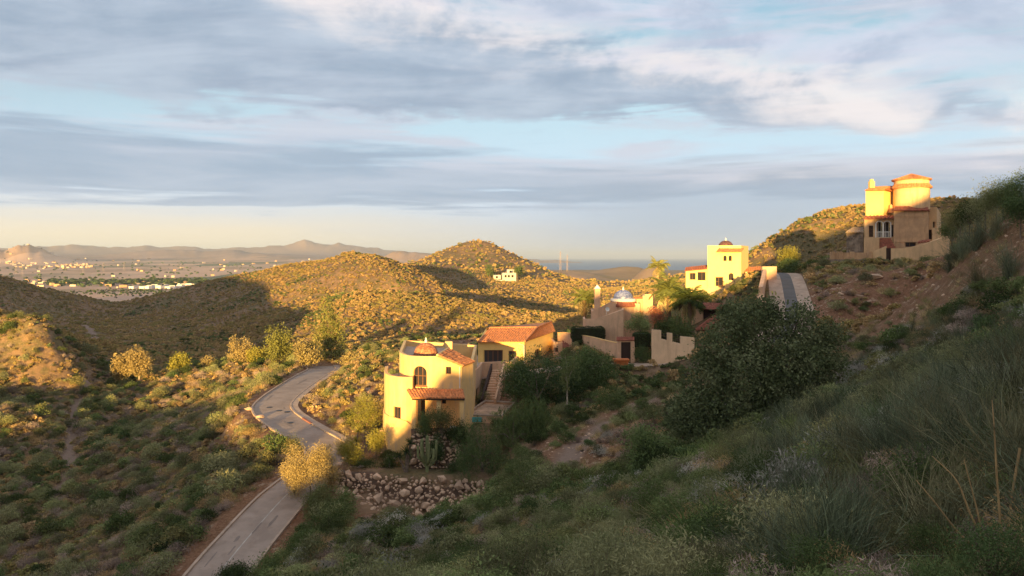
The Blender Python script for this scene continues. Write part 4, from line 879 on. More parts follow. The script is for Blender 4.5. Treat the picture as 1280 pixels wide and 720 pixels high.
# ---------------------------------------------------------------- roads
def ribbon(PL, l, r, dz, m, name, label, zoff=None, kerb=None, s0=0, s1=None):
    """flat strip between offsets l and r (+ = right of travel)"""
    PL = PL[s0:s1]; vs = []; n = len(PL)
    for i in range(n):
        t = PL[min(i + 1, n - 1)] - PL[max(i - 1, 0)]; t = t / np.hypot(t[0], t[1]); nn = np.array([t[1], -t[0]])
        for k in np.linspace(l, r, 5): vs.append((PL[i][0] + nn[0] * k, PL[i][1] + nn[1] * k, PL[i][2] + dz - abs(k) * .01))
    fs = [(i * 5 + k, i * 5 + k + 1, (i + 1) * 5 + k + 1, (i + 1) * 5 + k) for i in range(n - 1) for k in range(4)]
    return MB().add(vs, fs).build(name, m, None, True)
def kerbstrip(PL, off, w, h, m, name, parent=None, s0=0, s1=None, base=-.25):
    PL = PL[s0:s1]; mb = MB(); n = len(PL); ring = []
    for i in range(n):
        t = PL[min(i + 1, n - 1)] - PL[max(i - 1, 0)]; t = t / np.hypot(t[0], t[1]); nn = np.array([t[1], -t[0]])
        a = PL[i][:2] + nn * off; b = PL[i][:2] + nn * (off + w); z = PL[i][2]
        ring.append([(a[0], a[1], z + base), (b[0], b[1], z + base), (b[0], b[1], z + h), (a[0], a[1], z + h)])
    vs = [v for r_ in ring for v in r_]; fs = [(i * 4 + k, i * 4 + (k + 1) % 4, (i + 1) * 4 + (k + 1) % 4, (i + 1) * 4 + k) for i in range(n - 1) for k in range(4)] + [(3, 2, 1, 0), ((n - 1) * 4, (n - 1) * 4 + 1, (n - 1) * 4 + 2, (n - 1) * 4 + 3)]
    return mb.add(vs, fs).build(name, m, parent)
RD = catmull(ROAD[::4], 10)
rd_o = ribbon(RD, -2.2, 2.2, .02, ASPH, 'road', ''); tag(rd_o, 'winding pale asphalt road', kind='structure')
k1 = kerbstrip(RD, -2.42, .22, .14, CONC, 'kerb'); tag(k1, 'low kerb on the valley side of the road', kind='structure')
k2 = kerbstrip(RD, 2.2, .2, .13, CONC, 'kerb'); tag(k2, 'kerb on the house side of the road', kind='structure')
sw = ribbon(RD, 2.4, 3.2, .11, CONC, 'pavement', '', s0=int(len(RD) * .5)); tag(sw, 'narrow pavement on the inner bend', kind='structure')
ln_ = ribbon(RD, -.05, .05, .026, PAINT, 'road_line', '', s1=int(len(RD) * .42)); tag(ln_, 'worn pale centre joint of the lower road', kind='structure')
nR = len(RD); sA = int(nR * .60); 
rk = kerbstrip(RD, 2.16, .27, .15, KERBR, 'red_kerb', s0=sA, s1=sA + 9); tag(rk, 'painted red stretch of kerb', kind='structure')
DRV = catmull(DRIVE[::3], 8)
dv = ribbon(DRV, -2.3, 2.3, .03, CONC, 'drive', ''); tag(dv, 'steep pale concrete drive', kind='structure')
dv2 = ribbon(DRV, -.65, .75, .036, ASPH2, 'drive_patch', ''); tag(dv2, 'dark asphalt strip down the drive', kind='structure')
LN = catmull(LANE[::3], 8); lv = ribbon(LN, -1.9, 1.9, .03, CONC, 'lane', ''); tag(lv, 'level concrete lane before the gates', kind='structure')
# drain covers on the upper road
for px, py, Y in ((337, 511, 93), (349, 513, 91.5), (359, 513, 91), (363, 529, 86)):
    x_, y_ = pX(px, Y), Y; i_ = np.argmin(np.hypot(RD[:, 0] - x_, RD[:, 1] - y_)); mb = MB(); mb.lathe((x_, y_, RD[i_][2] + .03), [(.38, 0), (.38, .012), (.001, .014)], 14)
    o = mb.build('manhole_cover', METAL); tag(o, 'small round dark drain cover in the road bend', 'drain cover', 'drain covers in the road')
# tar repairs and worn patches
rd = random.Random(8)
for k in range(14):
    i = rd.randrange(8, len(RD) - 8); off = rd.uniform(-1.6, 1.5); L_ = rd.uniform(.4, 2.2); w_ = rd.uniform(.06, .22)
    t = RD[i + 1] - RD[i]; t = t / np.hypot(t[0], t[1]); nn = np.array([t[1], -t[0]]); c_ = RD[i]; pts = []
    for q_ in range(10):
        a_ = 2 * math.pi * q_ / 10; p_ = c_[:2] + t[:2] * math.cos(a_) * L_ * rd.uniform(.7, 1.1) + nn * (off + math.sin(a_) * w_ * rd.uniform(.7, 1.1)); pts.append((p_[0], p_[1], c_[2] + (p_ - c_[:2]) @ t[:2] * t[2] - abs(off) * .01 + .029))
    o = MB().add(pts, [tuple(range(10))]).build('road_patch', ASPHP); tag(o, 'dark repair patch in the road surface', kind='structure')

# ---------------------------------------------------------------- rubble retaining wall, boulder by boulder
o = empty('rubble_wall', px2w(510, 640, 63), 'long rubble wall of tan boulders below the cream villa', 'wall')
RW_top = [px2w(*p) for p in [(418, 590, 68), (440, 592, 67), (475, 592, 66.4), (520, 598, 65.9), (560, 600, 65.1), (600, 602, 65.0), (622, 600, 65.2)]]
RW_bot = [px2w(*p) for p in [(418, 614, 66), (440, 632, 64), (475, 640, 62.4), (520, 646, 61.7), (560, 643, 61.6), (600, 630, 62.0), (622, 618, 62.3)]]
mb = MB(); nn_ = len(RW_top); vs = []
for a, b in zip(RW_top, RW_bot): vs += [(b[0], b[1] + .5, b[2] - .8), (a[0], a[1] + .5, a[2] - .15), (a[0], a[1] + 1.6, a[2] - .15), (b[0], b[1] + 3, b[2] - .8)]
mb.add(vs, [(i * 4 + k, i * 4 + (k + 1) % 4, (i + 1) * 4 + (k + 1) % 4, (i + 1) * 4 + k) for i in range(nn_ - 1) for k in range(4)]); mb.build('earth_core', mat('rubble_earth', (.12, .075, .05), 1, .3, 2, .6, 8), o)
rd = random.Random(11); cnt = 0; placed = []
for tr in range(2600):
    s_ = rd.random() * (nn_ - 1.001); i = int(s_); t = s_ - i; v = rd.random()
    a = Vector(RW_top[i]).lerp(Vector(RW_top[i + 1]), t); b = Vector(RW_bot[i]).lerp(Vector(RW_bot[i + 1]), t); q = b.lerp(a, v)
    sz = rd.choice((.26, .32, .4, .46, .55, .66, .8, 1.0 if v < .6 else .5, 1.25 if v < .45 else .38)) if tr > 60 else rd.uniform(.8, 1.3)
    if any((q - p_).length < (sz + s2) * .37 for p_, s2 in placed): continue
    placed.append((q, sz)); stone(o, q + Vector((0, -.05, 0)), sz, STONES, rd, 'boulder'); cnt += 1
    if cnt >= 290: break
# rocks on the bank in front of the villa
o = empty('rock_bank', px2w(548, 565, 71), 'steep bank of loose tan boulders below the porch', 'rocks')
for tr in range(1200):
    px, py = rd.uniform(517, 578), rd.uniform(536, 585); Y = 70.2 - (py - 536) * .055
    q = Vector(px2w(px, py, Y)); sz = rd.choice((.25, .32, .42, .55, .7, .95))
    if any((q - p_).length < (sz + s2) * .35 for p_, s2 in placed): continue
    placed.append((q, sz)); stone(o, q, sz, STONES, rd, 'boulder')
mb = MB(); vs = [px2w(514, 536, 70.5), px2w(580, 534, 70.5), px2w(580, 590, 67.5), px2w(514, 590, 67.5)]; mb.add(vs + [(x, y + 1.5, z - 1) for x, y, z in vs], [(0, 1, 2, 3), (7, 6, 5, 4), (0, 4, 5, 1), (1, 5, 6, 2), (2, 6, 7, 3), (3, 7, 4, 0)]); mb.build('earth_core', MAT['rubble_earth'], o)
# ---------------------------------------------------------------- vegetation
LM = leafmat
L_OLIVE = LM('olive_scrub_leaf', (.17, .135, .05), (.25, .185, .075), (.165, .15, .055), patch=.05, gain=1.85, pv=.35)
L_OLIVE2 = LM('grey_olive_leaf', (.095, .098, .048), (.14, .135, .068), (.13, .14, .06), patch=.15)
L_TAN = LM('dry_tan_scrub', (.235, .165, .075), (.30, .205, .098), (.21, .15, .08), patch=.05, gain=1.85, pv=.35)
L_GREEN = LM('shrub_green_leaf', (.058, .078, .028), (.095, .115, .045), (.13, .12, .05), patch=.15)
L_DGREEN = LM('dark_shrub_leaf', (.038, .056, .022), (.062, .082, .030), patch=.15)
L_GREY = LM('grey_green_stem', (.095, .115, .068), (.14, .16, .098), (.17, .15, .08), patch=.35, trans=.15, dark=.30, gain=1.6)
L_DRY = LM('purple_grey_twig', (.14, .105, .085), (.20, .155, .125), (.17, .125, .095), patch=.2, trans=.1)
L_SILV = LM('silver_grey_leaf', (.17, .165, .14), (.22, .205, .17), patch=.2, trans=.1)
L_GRASS = LM('dry_grass_blade', (.17, .14, .065), (.26, .205, .105), (.12, .13, .05), patch=.2)
L_PALM = LM('palm_leaflet', (.060, .085, .028), (.10, .12, .04), patch=.3)
L_PALM_LIT = LM('sunlit_palm_leaflet', (.11, .125, .04), (.17, .17, .055), patch=.3, gain=1.5, pv=.3)  # palm leaf with low-sun gold put into its colour, for the sunlit crowns
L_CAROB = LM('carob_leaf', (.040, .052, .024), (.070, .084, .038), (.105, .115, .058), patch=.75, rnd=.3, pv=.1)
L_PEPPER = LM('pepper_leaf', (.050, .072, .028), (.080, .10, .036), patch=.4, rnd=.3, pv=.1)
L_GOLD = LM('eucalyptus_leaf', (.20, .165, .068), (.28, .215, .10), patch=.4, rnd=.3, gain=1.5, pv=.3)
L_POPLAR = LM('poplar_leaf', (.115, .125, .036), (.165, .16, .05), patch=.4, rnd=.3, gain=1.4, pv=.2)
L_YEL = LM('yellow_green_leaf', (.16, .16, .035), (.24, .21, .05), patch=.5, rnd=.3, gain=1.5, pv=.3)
L_PINK = LM('bougainvillea_leaf', (.28, .09, .06), (.16, .12, .04), patch=.8, rnd=.3)
BARK = mat('grey_bark', (.16, .12, .09), .95, .3, 5, .6, 20)
BARKP = mat('pale_bark', (.42, .35, .27), .95, .25, 5, .4, 20)
BARKD = mat('brown_palm_bark', (.17, .11, .065), .95, .35, 9, .9, 14)
CACT = mat('cactus_skin', (.20, .22, .10), .7, .2, 3)
STALK = mat('golden_stalk', (.30, .20, .09), .8, .25, 6)

def leaves(C_, N_, size, rg, aspect=2.2, up=.0):
    """rhombic leaves at centres C_, roughly facing N_"""
    n = len(C_); d = rg.normal(size=(n, 3)); d[:, 2] += up; d /= np.linalg.norm(d, axis=1)[:, None]
    nn = N_ + rg.normal(size=(n, 3)) * .7; s = np.cross(d, nn); s /= np.linalg.norm(s, axis=1)[:, None] + 1e-9
    L = (size * rg.uniform(.6, 1.3, n))[:, None]; w = L / aspect
    v = np.stack([C_ - d * L * .5, C_ + s * w * .5, C_ + d * L * .5, C_ - s * w * .5], 1).reshape(-1, 3)
    return v, np.arange(4 * n).reshape(-1, 4)
def blades(base, tip, width, rg, bend=.2, k=3):
    """thin curved blades from base to tip as strips"""
    n = len(base); d = tip - base; L = np.linalg.norm(d, axis=1)[:, None]; sd = np.cross(d, rg.normal(size=(n, 3))); sd /= np.linalg.norm(sd, axis=1)[:, None] + 1e-9
    bd = rg.normal(size=(n, 3)) * L * bend; bd[:, 2] = np.abs(bd[:, 2]) * .6; rows = []
    for j in range(k + 1):
        t = j / k; c_ = base + d * t + bd * (4 * t * (1 - t)) * .5; w = width * (1 - .8 * t)
        rows += [c_ - sd * w, c_ + sd * w]
    v = np.stack(rows, 1).reshape(-1, 3); m_ = 2 * (k + 1); b = (np.arange(n) * m_)[:, None]
    f = np.concatenate([np.stack([b[:, 0] + 2 * j, b[:, 0] + 2 * j + 1, b[:, 0] + 2 * j + 3, b[:, 0] + 2 * j + 2], 1) for j in range(k)])
    return v, f
def merge(parts):
    vs, fs, mi, o = [], [], [], 0
    for v, f, m_ in parts: vs.append(v); fs.append(f + o); mi.append(np.full(len(f), m_)); o += len(v)
    return np.vstack(vs), np.vstack(fs), np.concatenate(mi)
def dirs(n, rg, zmin=-.2):
    d = rg.normal(size=(n * 3, 3)); d /= np.linalg.norm(d, axis=1)[:, None]; d = d[d[:, 2] > zmin][:n]; return d
def shrub_mesh(name, seed, n, lsz, m_, rx=.5, h=.8, clumps=14, twigs=20, asp=2.2, shell=.5, upl=.4):
    rg = np.random.default_rng(seed); cd = dirs(clumps, rg, -.1); cc = cd * np.array([rx, rx, h * .62]) * rg.uniform(.45, .95, (clumps, 1)); cc[:, 2] += h * .36
    cr = rg.uniform(.18, .34, clumps) * (rx * 2)
    w = rg.integers(0, clumps, n); d = dirs(n, rg, -.6); n = len(d); w = w[:n]; rr = cr[w] * rg.uniform(shell, 1, n)
    C_ = cc[w] + d * rr[:, None] * np.array([1, 1, .85]); C_[:, 2] = np.maximum(C_[:, 2], .02)
    v, f = leaves(C_, d, lsz, rg, asp, upl); P_ = [(v, f, 0)]
    if twigs:
        b = rg.normal(size=(twigs, 3)) * [.05, .05, 0]; t = cc[rg.integers(0, clumps, twigs)] + rg.normal(size=(twigs, 3)) * .06; v, f = blades(b, t, .012, rg, .12); P_.append((v, f, 1))
    V_, F_, M_ = merge(P_); return mesh_np(name, V_, F_, (m_, BARK), M_)
def broom_mesh(name, seed, n=150, h=1.6, spread=.75, m_=L_GREY, w=.009, fan=1.0):
    rg = np.random.default_rng(seed); b = rg.normal(size=(n, 3)) * [.10, .10, .03]; a = rg.uniform(0, 6.283, n); s = np.abs(rg.normal(size=n)) * spread * .55
    H = h * rg.uniform(.45, 1.05, n) * np.exp(-s * .35); t = np.c_[np.cos(a) * s * h, np.sin(a) * s * h, H]; v, f = blades(b, t, w, rg, .16, 4); P_ = [(v, f, 0)]
    k = n * 4; i = rg.integers(0, n, k); u = rg.uniform(.35, .95, k)[:, None]; q = b[i] + (t - b)[i] * u; dt = (t - b)[i]; dt /= np.linalg.norm(dt, axis=1)[:, None]
    e = q + (dt + rg.normal(size=(k, 3)) * .42) * rg.uniform(.12, .36, (k, 1)) * h * .6 * fan; v, f = blades(q, e, w * .6, rg, .1, 2); P_.append((v, f, 0))
    V_, F_, M_ = merge(P_); return mesh_np(name, V_, F_, (m_,), M_)
def fanpalm_mesh(name, seed, n=16, h=.9):
    rg = np.random.default_rng(seed); P_ = []
    for i in range(n):
        a = rg.uniform(0, 6.283); e = rg.uniform(.25, 1.4); d = np.array([math.cos(a) * math.cos(e), math.sin(a) * math.cos(e), math.sin(e)]); L = h * rg.uniform(.4, .75); hub = d * L
        v, f = blades(np.zeros((1, 3)), hub[None], .01, rg, .05); P_.append((v, f, 0))
        s = np.cross(d, [0, 0, 1]); s /= np.linalg.norm(s); u = np.cross(s, d); k = 15; th = np.linspace(-1.7, 1.7, k)
        tip = hub + (np.cos(th)[:, None] * d + np.sin(th)[:, None] * s) * h * .48 + u * .06 * rg.normal(size=(k, 1)); tip[:, 2] -= .04
        v, f = blades(np.repeat(hub[None], k, 0), tip, .022, rg, .06, 2); P_.append((v, f, 0))
    V_, F_, M_ = merge(P_); return mesh_np(name, V_, F_, (L_PALM,), M_)
def tuft_mesh(name, seed, n=60, h=.5, m_=L_GRASS):
    rg = np.random.default_rng(seed); b = rg.normal(size=(n, 3)) * [.10, .10, 0]; t = b + np.c_[rg.normal(size=(n, 2)) * .2 * h / .5, h * rg.uniform(.4, 1, n)]; v, f = blades(b, t, .006, rg, .15, 2); return mesh_np(name, v, f, (m_,))
PROTO = {
 'scrub': [shrub_mesh('scrub', 100 + k, 150, .24, (L_OLIVE, L_TAN, L_OLIVE, L_TAN, L_GREEN)[k], clumps=7, twigs=0, asp=1.6, shell=.7) for k in range(5)],
 'green': [shrub_mesh('leafy_shrub', 200 + k, 1500, .085, (L_GREEN, L_DGREEN, L_GREEN)[k], clumps=20) for k in range(3)],
 'olive': [shrub_mesh('olive_shrub', 220 + k, 1300, .09, L_OLIVE2, clumps=18, asp=3.5, upl=.9) for k in range(2)],
 'dry': [shrub_mesh('dry_shrub', 240 + k, 900, .10, (L_DRY, L_TAN, L_DRY)[k], clumps=14, asp=7, h=.65, upl=1.0, twigs=60) for k in range(3)],
 'silver': [shrub_mesh('silver_shrub', 260 + k, 1300, .075, L_SILV, clumps=16, asp=5, h=.7, upl=1.0, twigs=40) for k in range(2)],
 'broom': [broom_mesh('broom', 280 + k) for k in range(3)],
 'finegreen': [shrub_mesh('leafy_shrub', 350 + k, 4200, .042, (L_GREEN, L_DGREEN, L_GREEN)[k], clumps=24, twigs=40, asp=2.6) for k in range(3)],
 'fineolive': [shrub_mesh('olive_shrub', 360 + k, 3600, .05, L_OLIVE2, clumps=22, asp=4.5, upl=.9, twigs=40) for k in range(2)],
 'fan': [fanpalm_mesh('fan_palm', 300 + k) for k in range(2)],
 'tuft': [tuft_mesh('grass_tuft', 320 + k) for k in range(3)] + [tuft_mesh('grass_tuft', 330, 80, .35, L_GREEN)],
}
# ---- where they grow
def project(X, Y, Z): return CX + F * X / Y, HY - F * Z / Y
HOUSEPX = [(pX(525, 76), 76, 5.2), (pX(560, 74), 74, 3.4), (pX(612, 80), 80, 3.6), (pX(605, 90), 90, 3.5), (pX(640, 102), 102, 7.5), (pX(670, 107), 107, 6.5), (pX(762, 106), 106, 5.5), (pX(795, 107), 107, 3.8), (pX(905, 126), 126, 6), (pX(872, 126), 126, 3.5), (pX(880, 103), 103, 3.5),
           (pX(1120, 111), 111, 7), (pX(1160, 110), 110, 6), (pX(1075, 111), 111, 5), (pX(705, 105), 105, 3.5), (pX(940, 127), 127, 3), (pX(840, 90.3), 90.3, 1.4), (pX(860, 88.8), 88.8, 1.4), (pX(885, 98), 98, 3)] + [(pX(p_, 62.5), 62.5, 2.3) for p_ in (435, 460, 485, 510, 535, 560, 585)] + [(pX(p_, 66), 66, 2.0) for p_ in (450, 480, 510, 540, 570, 600)]
def scatter(n, r0, r1, power):
    """points in the view wedge; power 0 = even per area, 1 = denser near"""
    u = rng.random(n); e = 2 - power; r = (r0 ** e + u * (r1 ** e - r0 ** e)) ** (1 / e); a = rng.uniform(-.70, .70, n); X = r * np.sin(a); Y = r * np.cos(a); return X, Y
def keep(X, Y, red_k=.25, road=4.3, houses=True):
    bare, red = masks(X, Y); ok = rng.random(len(X)) > bare * .98
    ok &= rng.random(len(X)) > red * (1 - red_k)
    i = np.where(np.hypot(X, Y) < 160)[0]
    d, _ = segdist(X[i], Y[i], ROAD); ok[i] &= d > road - .6 * rng.random(len(i))
    d, _ = segdist(X[i], Y[i], DRIVE); ok[i] &= d > 3.0
    d, _ = segdist(X[i], Y[i], LANE); ok[i] &= d > 2.3
    for hx, hy, hr in HOUSEPX: ok[i] &= np.hypot(X[i] - hx, Y[i] - hy) > hr
    return ok
def instancer(name, protos, X, Y, sc, idx, label, sink=.06):
    Z = ground(X, Y) - sink * sc; n = len(X); me = bpy.data.meshes.new(name); me.vertices.add(n); me.vertices.foreach_set('co', np.c_[X, Y, Z].astype(np.float32).ravel())
    a = me.attributes.new('sz', 'FLOAT_VECTOR', 'POINT'); a.data.foreach_set('vector', np.c_[sc * rng.uniform(.85, 1.2, n), sc * rng.uniform(.85, 1.2, n), sc * rng.uniform(.75, 1.15, n)].astype(np.float32).ravel())
    a = me.attributes.new('rt', 'FLOAT_VECTOR', 'POINT'); a.data.foreach_set('vector', np.c_[rng.normal(0, .08, n), rng.normal(0, .08, n), rng.uniform(0, 6.283, n)].astype(np.float32).ravel())
    a = me.attributes.new('id', 'INT', 'POINT'); a.data.foreach_set('value', idx.astype(np.int32))
    c_ = bpy.data.collections.new(name + '_kinds')
    for k, m_ in enumerate(protos): c_.objects.link(bpy.data.objects.new('%s_kind_%02d' % (name, k), m_))
    g = bpy.data.node_groups.new(name, 'GeometryNodeTree'); g.interface.new_socket('Geometry', in_out='INPUT', socket_type='NodeSocketGeometry'); g.interface.new_socket('Geometry', in_out='OUTPUT', socket_type='NodeSocketGeometry')
    N = g.nodes; gi, go = N.new('NodeGroupInput'), N.new('NodeGroupOutput'); ip = N.new('GeometryNodeInstanceOnPoints'); ci = N.new('GeometryNodeCollectionInfo')
    ci.inputs['Collection'].default_value = c_; ci.inputs['Separate Children'].default_value = True; ci.inputs['Reset Children'].default_value = True
    def at(nm, ty): q = N.new('GeometryNodeInputNamedAttribute'); q.data_type = ty; q.inputs['Name'].default_value = nm; return q.outputs['Attribute']
    e = N.new('FunctionNodeEulerToRotation'); L = g.links
    L.new(gi.outputs[0], ip.inputs['Points']); L.new(ci.outputs[0], ip.inputs['Instance']); ip.inputs['Pick Instance'].default_value = True
    L.new(at('id', 'INT'), ip.inputs['Instance Index']); L.new(at('rt', 'FLOAT_VECTOR'), e.inputs[0]); L.new(e.outputs[0], ip.inputs['Rotation']); L.new(at('sz', 'FLOAT_VECTOR'), ip.inputs['Scale']); L.new(ip.outputs[0], go.inputs[0])
    o = link(name, me); md = o.modifiers.new('scatter', 'NODES'); md.node_group = g; tag(o, label, kind='stuff'); return o
# hills: low scrub as one mass
XS, YS, SS = [], [], []
for n_, r0, r1, pw, s0, s1 in ((66000, 75, 260, 0.6, .4, 1.1), (95000, 240, 560, .5, .5, 1.35), (20000, 540, 1000, .4, 1.2, 2.8)):
    X, Y = scatter(n_, r0, r1, pw); k = keep(X, Y, .07); X, Y = X[k], Y[k]; dn = fbm(X / 22, Y / 22, 3); k = rng.random(len(X)) < np.clip(.85 + dn * .9, .5, 1); X, Y = X[k], Y[k]
    XS.append(X); YS.append(Y); SS.append(rng.uniform(s0, s1, len(X)) * rng.uniform(.65, 1.15, len(X)) * np.where(rng.random(len(X)) < .04, 1.6, 1))
X, Y, sc = map(np.concatenate, (XS, YS, SS))
# patches of the same sort of plant
q = fbm(X / 16 + 9, Y / 16, 3) + rng.normal(0, .22, len(X)); idx = np.digitize(q, [-.28, -.08, .12, .44])
instancer('hill_scrub', PROTO['scrub'], X, Y, sc, idx, 'low olive and tan scrub covering the hills')
# dry grass on the near and middle slopes
X, Y = scatter(11000, 14, 130, .6); k = keep(X, Y, .6, 3.5); X, Y = X[k], Y[k]
instancer('dry_grass', PROTO['tuft'], X, Y, rng.uniform(.6, 1.5, len(X)), rng.integers(0, 3, len(X)), 'dry grass tufts between the shrubs')

X, Y = scatter(520, 2.6, 15, .7); instancer('near_grass', PROTO['tuft'], X, Y, rng.uniform(.3, .7, len(X)), np.where(rng.random(len(X)) < .93, 3, 0), 'short grass and weeds at the photographer feet')

# near and middle shrubs: the largest in view one by one, the rest as undergrowth
XA, YA = scatter(8200, 6, 150, .72); XB, YB = scatter(2600, 7, 62, .5); XC, YC = scatter(11000, 52, 172, .2); kc = XC / YC < -.27; XC, YC = XC[kc][:3000], YC[kc][:3000]; X, Y = np.r_[XA, XB, XC], np.r_[YA, YB, YC]; k = keep(X, Y, .3, 4.2); X, Y = X[k], Y[k]; Z = ground(X, Y); px, py = project(X, Y, Z)
patch = fbm(X / 7 + 50, Y / 7, 3) + rng.normal(0, .16, len(X)); u = rng.random(len(X))
right = (px > 930) & (py > 395) & (Y < 60); left = (px < 420) & (Y > 45)
kind = np.where(patch < -.30, 0, np.where(patch < -.05, 1, np.where(patch < .22, 2, 3)))       # green, olive, dry, silver/green
K = np.array(['green', 'olive', 'dry', 'silver'])[kind]; K = np.where((K == 'silver') & (u < .6), 'green', K)
K = np.where(left & (u < .42), 'dry', K); K = np.where((K == 'silver') & (Y > 60), 'olive', K)
K = np.where(right & (u < .24), 'broom', K); K = np.where((px > 560) & (px < 1000) & (Y < 60) & (u > .93), 'fan', K)
size = np.where(K == 'broom', rng.uniform(.5, 1.0, len(X)), np.where(K == 'fan', rng.uniform(.8, 1.4, len(X)), np.where(K == 'dry', rng.uniform(.6, 1.35, len(X)), rng.uniform(.6, 1.9, len(X)) * rng.uniform(.7, 1.1, len(X)))))
size = np.where(left, size * rng.uniform(.8, 1.7, len(X)), size); size = np.where((Y < 25) & (K != 'broom'), size * .8, size)
size = np.where((Y < 12), size * .75, size)
tpy = py - F * size * np.where(K == 'broom', 1.6, .9) / Y; lim = np.interp(px, [990, 1150, 1200, 1280], [402, 396, 352, 330])
ok = ~((Y < 9) & (px < 1150) & (rng.random(len(X)) < .3)) & ~((px > 990) & (px < 1290) & (Y < 76) & (tpy < lim)); X, Y, Z, px, py, K, size = [a[ok] for a in (X, Y, Z, px, py, K, size)]
app = size / Y
LAB = {('green', 0): 'rounded leafy green shrub on the shaded near slope in front of the villas', ('green', 1): 'rounded leafy green shrub on the brown spur beyond the road', ('olive', 0): 'upright olive green bush on the shaded near slope in front of the villas', ('olive', 1): 'upright olive bush on the brown spur beyond the road',
       ('dry', 0): 'dry twiggy brown grey shrub on the shaded near slope in front of the villas', ('dry', 1): 'dry twiggy brown shrub on the spur beyond the road', ('silver', 0): 'silver grey leafed low shrub on the shaded slope', ('silver', 1): 'silver grey low shrub beyond the road',
       ('broom', 0): 'wispy grey green broom with fine upright stems on the near slope', ('broom', 1): 'wispy broom', ('fan', 0): 'small fan leafed dwarf palm among the slope shrubs', ('fan', 1): 'dwarf palm'}
NAME = {'green': 'leafy_shrub', 'olive': 'olive_bush', 'dry': 'dry_shrub', 'silver': 'silver_shrub', 'broom': 'broom_shrub', 'fan': 'dwarf_palm'}; CAT = {'broom': 'broom', 'fan': 'palm'}
GRP = {('green', 0): 'green shrubs on the shaded slope', ('green', 1): 'green shrubs on the spur beyond the road', ('olive', 0): 'olive bushes on the shaded slope', ('olive', 1): 'olive bushes on the spur beyond the road', ('dry', 0): 'dry shrubs on the shaded slope', ('dry', 1): 'dry shrubs on the spur beyond the road', ('silver', 0): 'silver shrubs on the slope', ('silver', 1): 'silver shrubs beyond the road', ('broom', 0): 'broom on the near slope', ('broom', 1): 'broom', ('fan', 0): 'dwarf palms on the slope', ('fan', 1): 'dwarf palms'}
QUOTA = {'green': 150, 'olive': 110, 'dry': 130, 'silver': 50, 'broom': 130, 'fan': 60}
def plant(name, me, p, s, rz, label, cat, group=None, tilt=0):
    o = bpy.data.objects.new(name, me); COL.objects.link(o); o.location = p; o.scale = (s, s, s) if not hasattr(s, '__len__') else s; o.rotation_euler = (random.uniform(-tilt, tilt), random.uniform(-tilt, tilt), rz); return tag(o, label, cat, group)
for kd in QUOTA:
    m_ = np.where(K == kd)[0]; v = m_; vis = (px[v] > -20) & (px[v] < 1300) & (py[v] < 770)
    order = v[vis][np.argsort(-app[v[vis]])]; pick = order[:QUOTA[kd]]; rest = np.setdiff1d(m_, pick)
    for i in pick:
        z_ = 1 if (px[i] < 420 and Y[i] > 45) else 0
        PR = PROTO['fine' + kd] if kd in ('green', 'olive') and Y[i] < 32 else PROTO[kd]
        plant(NAME[kd], PR[int(rng.integers(len(PR)))], (X[i], Y[i], Z[i] - .06 * size[i]), (size[i] * rng.uniform(.85, 1.2), size[i] * rng.uniform(.85, 1.2), size[i] * rng.uniform(.8, 1.15)), rng.uniform(0, 6.28), LAB[(kd, z_)], CAT.get(kd, 'shrub'), GRP[(kd, z_)], .1)
    near = rest[Y[rest] < 32] if kd in ('green', 'olive') else rest[:0]; rest = np.setdiff1d(rest, near)
    if len(near): PR = PROTO['fine' + kd]; instancer('undergrowth', PR, X[near], Y[near], size[near], rng.integers(0, len(PR), len(near)), 'fine leafed %s undergrowth on the near slope' % kd)
    if len(rest): instancer('undergrowth', PROTO[kd], X[rest], Y[rest], size[rest], rng.integers(0, len(PROTO[kd]), len(rest)), {'green': 'leafy green undergrowth', 'olive': 'olive green undergrowth', 'dry': 'dry brown undergrowth', 'silver': 'silver grey undergrowth', 'broom': 'fine broom undergrowth', 'fan': 'dwarf palm undergrowth'}[kd] + ' over the slopes')

X, Y = scatter(520, 3.2, 9, .6); k = X / Y > .25; X, Y = X[k], Y[k]; u_ = rng.random(len(X)); PRW = PROTO['finegreen'] + PROTO['dry'] + PROTO['tuft'][:2]
instancer('near_weeds', PRW, X, Y, rng.uniform(.22, .5, len(X)), rng.integers(0, len(PRW), len(X)), 'small weeds and dry twigs at the photographer feet')
# ---------------------------------------------------------------- trees and garden plants, one by one
def gz(x, y): return float(ground(np.array([x]), np.array([y]))[0])
def cloud(lobes, twigs, per, lsz, rg, asp=2.0, spread=.28, shell=.55, weep=0.0, up=.0):
    """leaf clumps near the surface of overlapping lobes; lobes (cx,cy,cz,rx,ry,rz)"""
    L = np.array(lobes, float); w = L[:, 3] * L[:, 4] + L[:, 4] * L[:, 5]; i = rg.choice(len(L), twigs, p=w / w.sum()); d = rg.normal(size=(twigs, 3)); d /= np.linalg.norm(d, axis=1)[:, None]
    r = rg.uniform(shell, 1.04, twigs)[:, None] * (1 + .12 * rg.normal(size=(twigs, 1))); tw = L[i, :3] + d * L[i, 3:] * r
    if weep:                                       # leaves hang in strands below the twig
        t = rg.random((twigs, per)); C_ = tw[:, None] + rg.normal(size=(twigs, per, 3)) * .07; C_[..., 2] -= t * weep * rg.uniform(.4, 1.2, (twigs, 1))
    else: C_ = tw[:, None] + rg.normal(size=(twigs, per, 3)) * spread
    C_ = C_.reshape(-1, 3); N_ = np.repeat(d, per, 0); return leaves(C_, N_, lsz, rg, asp, -1.6 if weep else up)
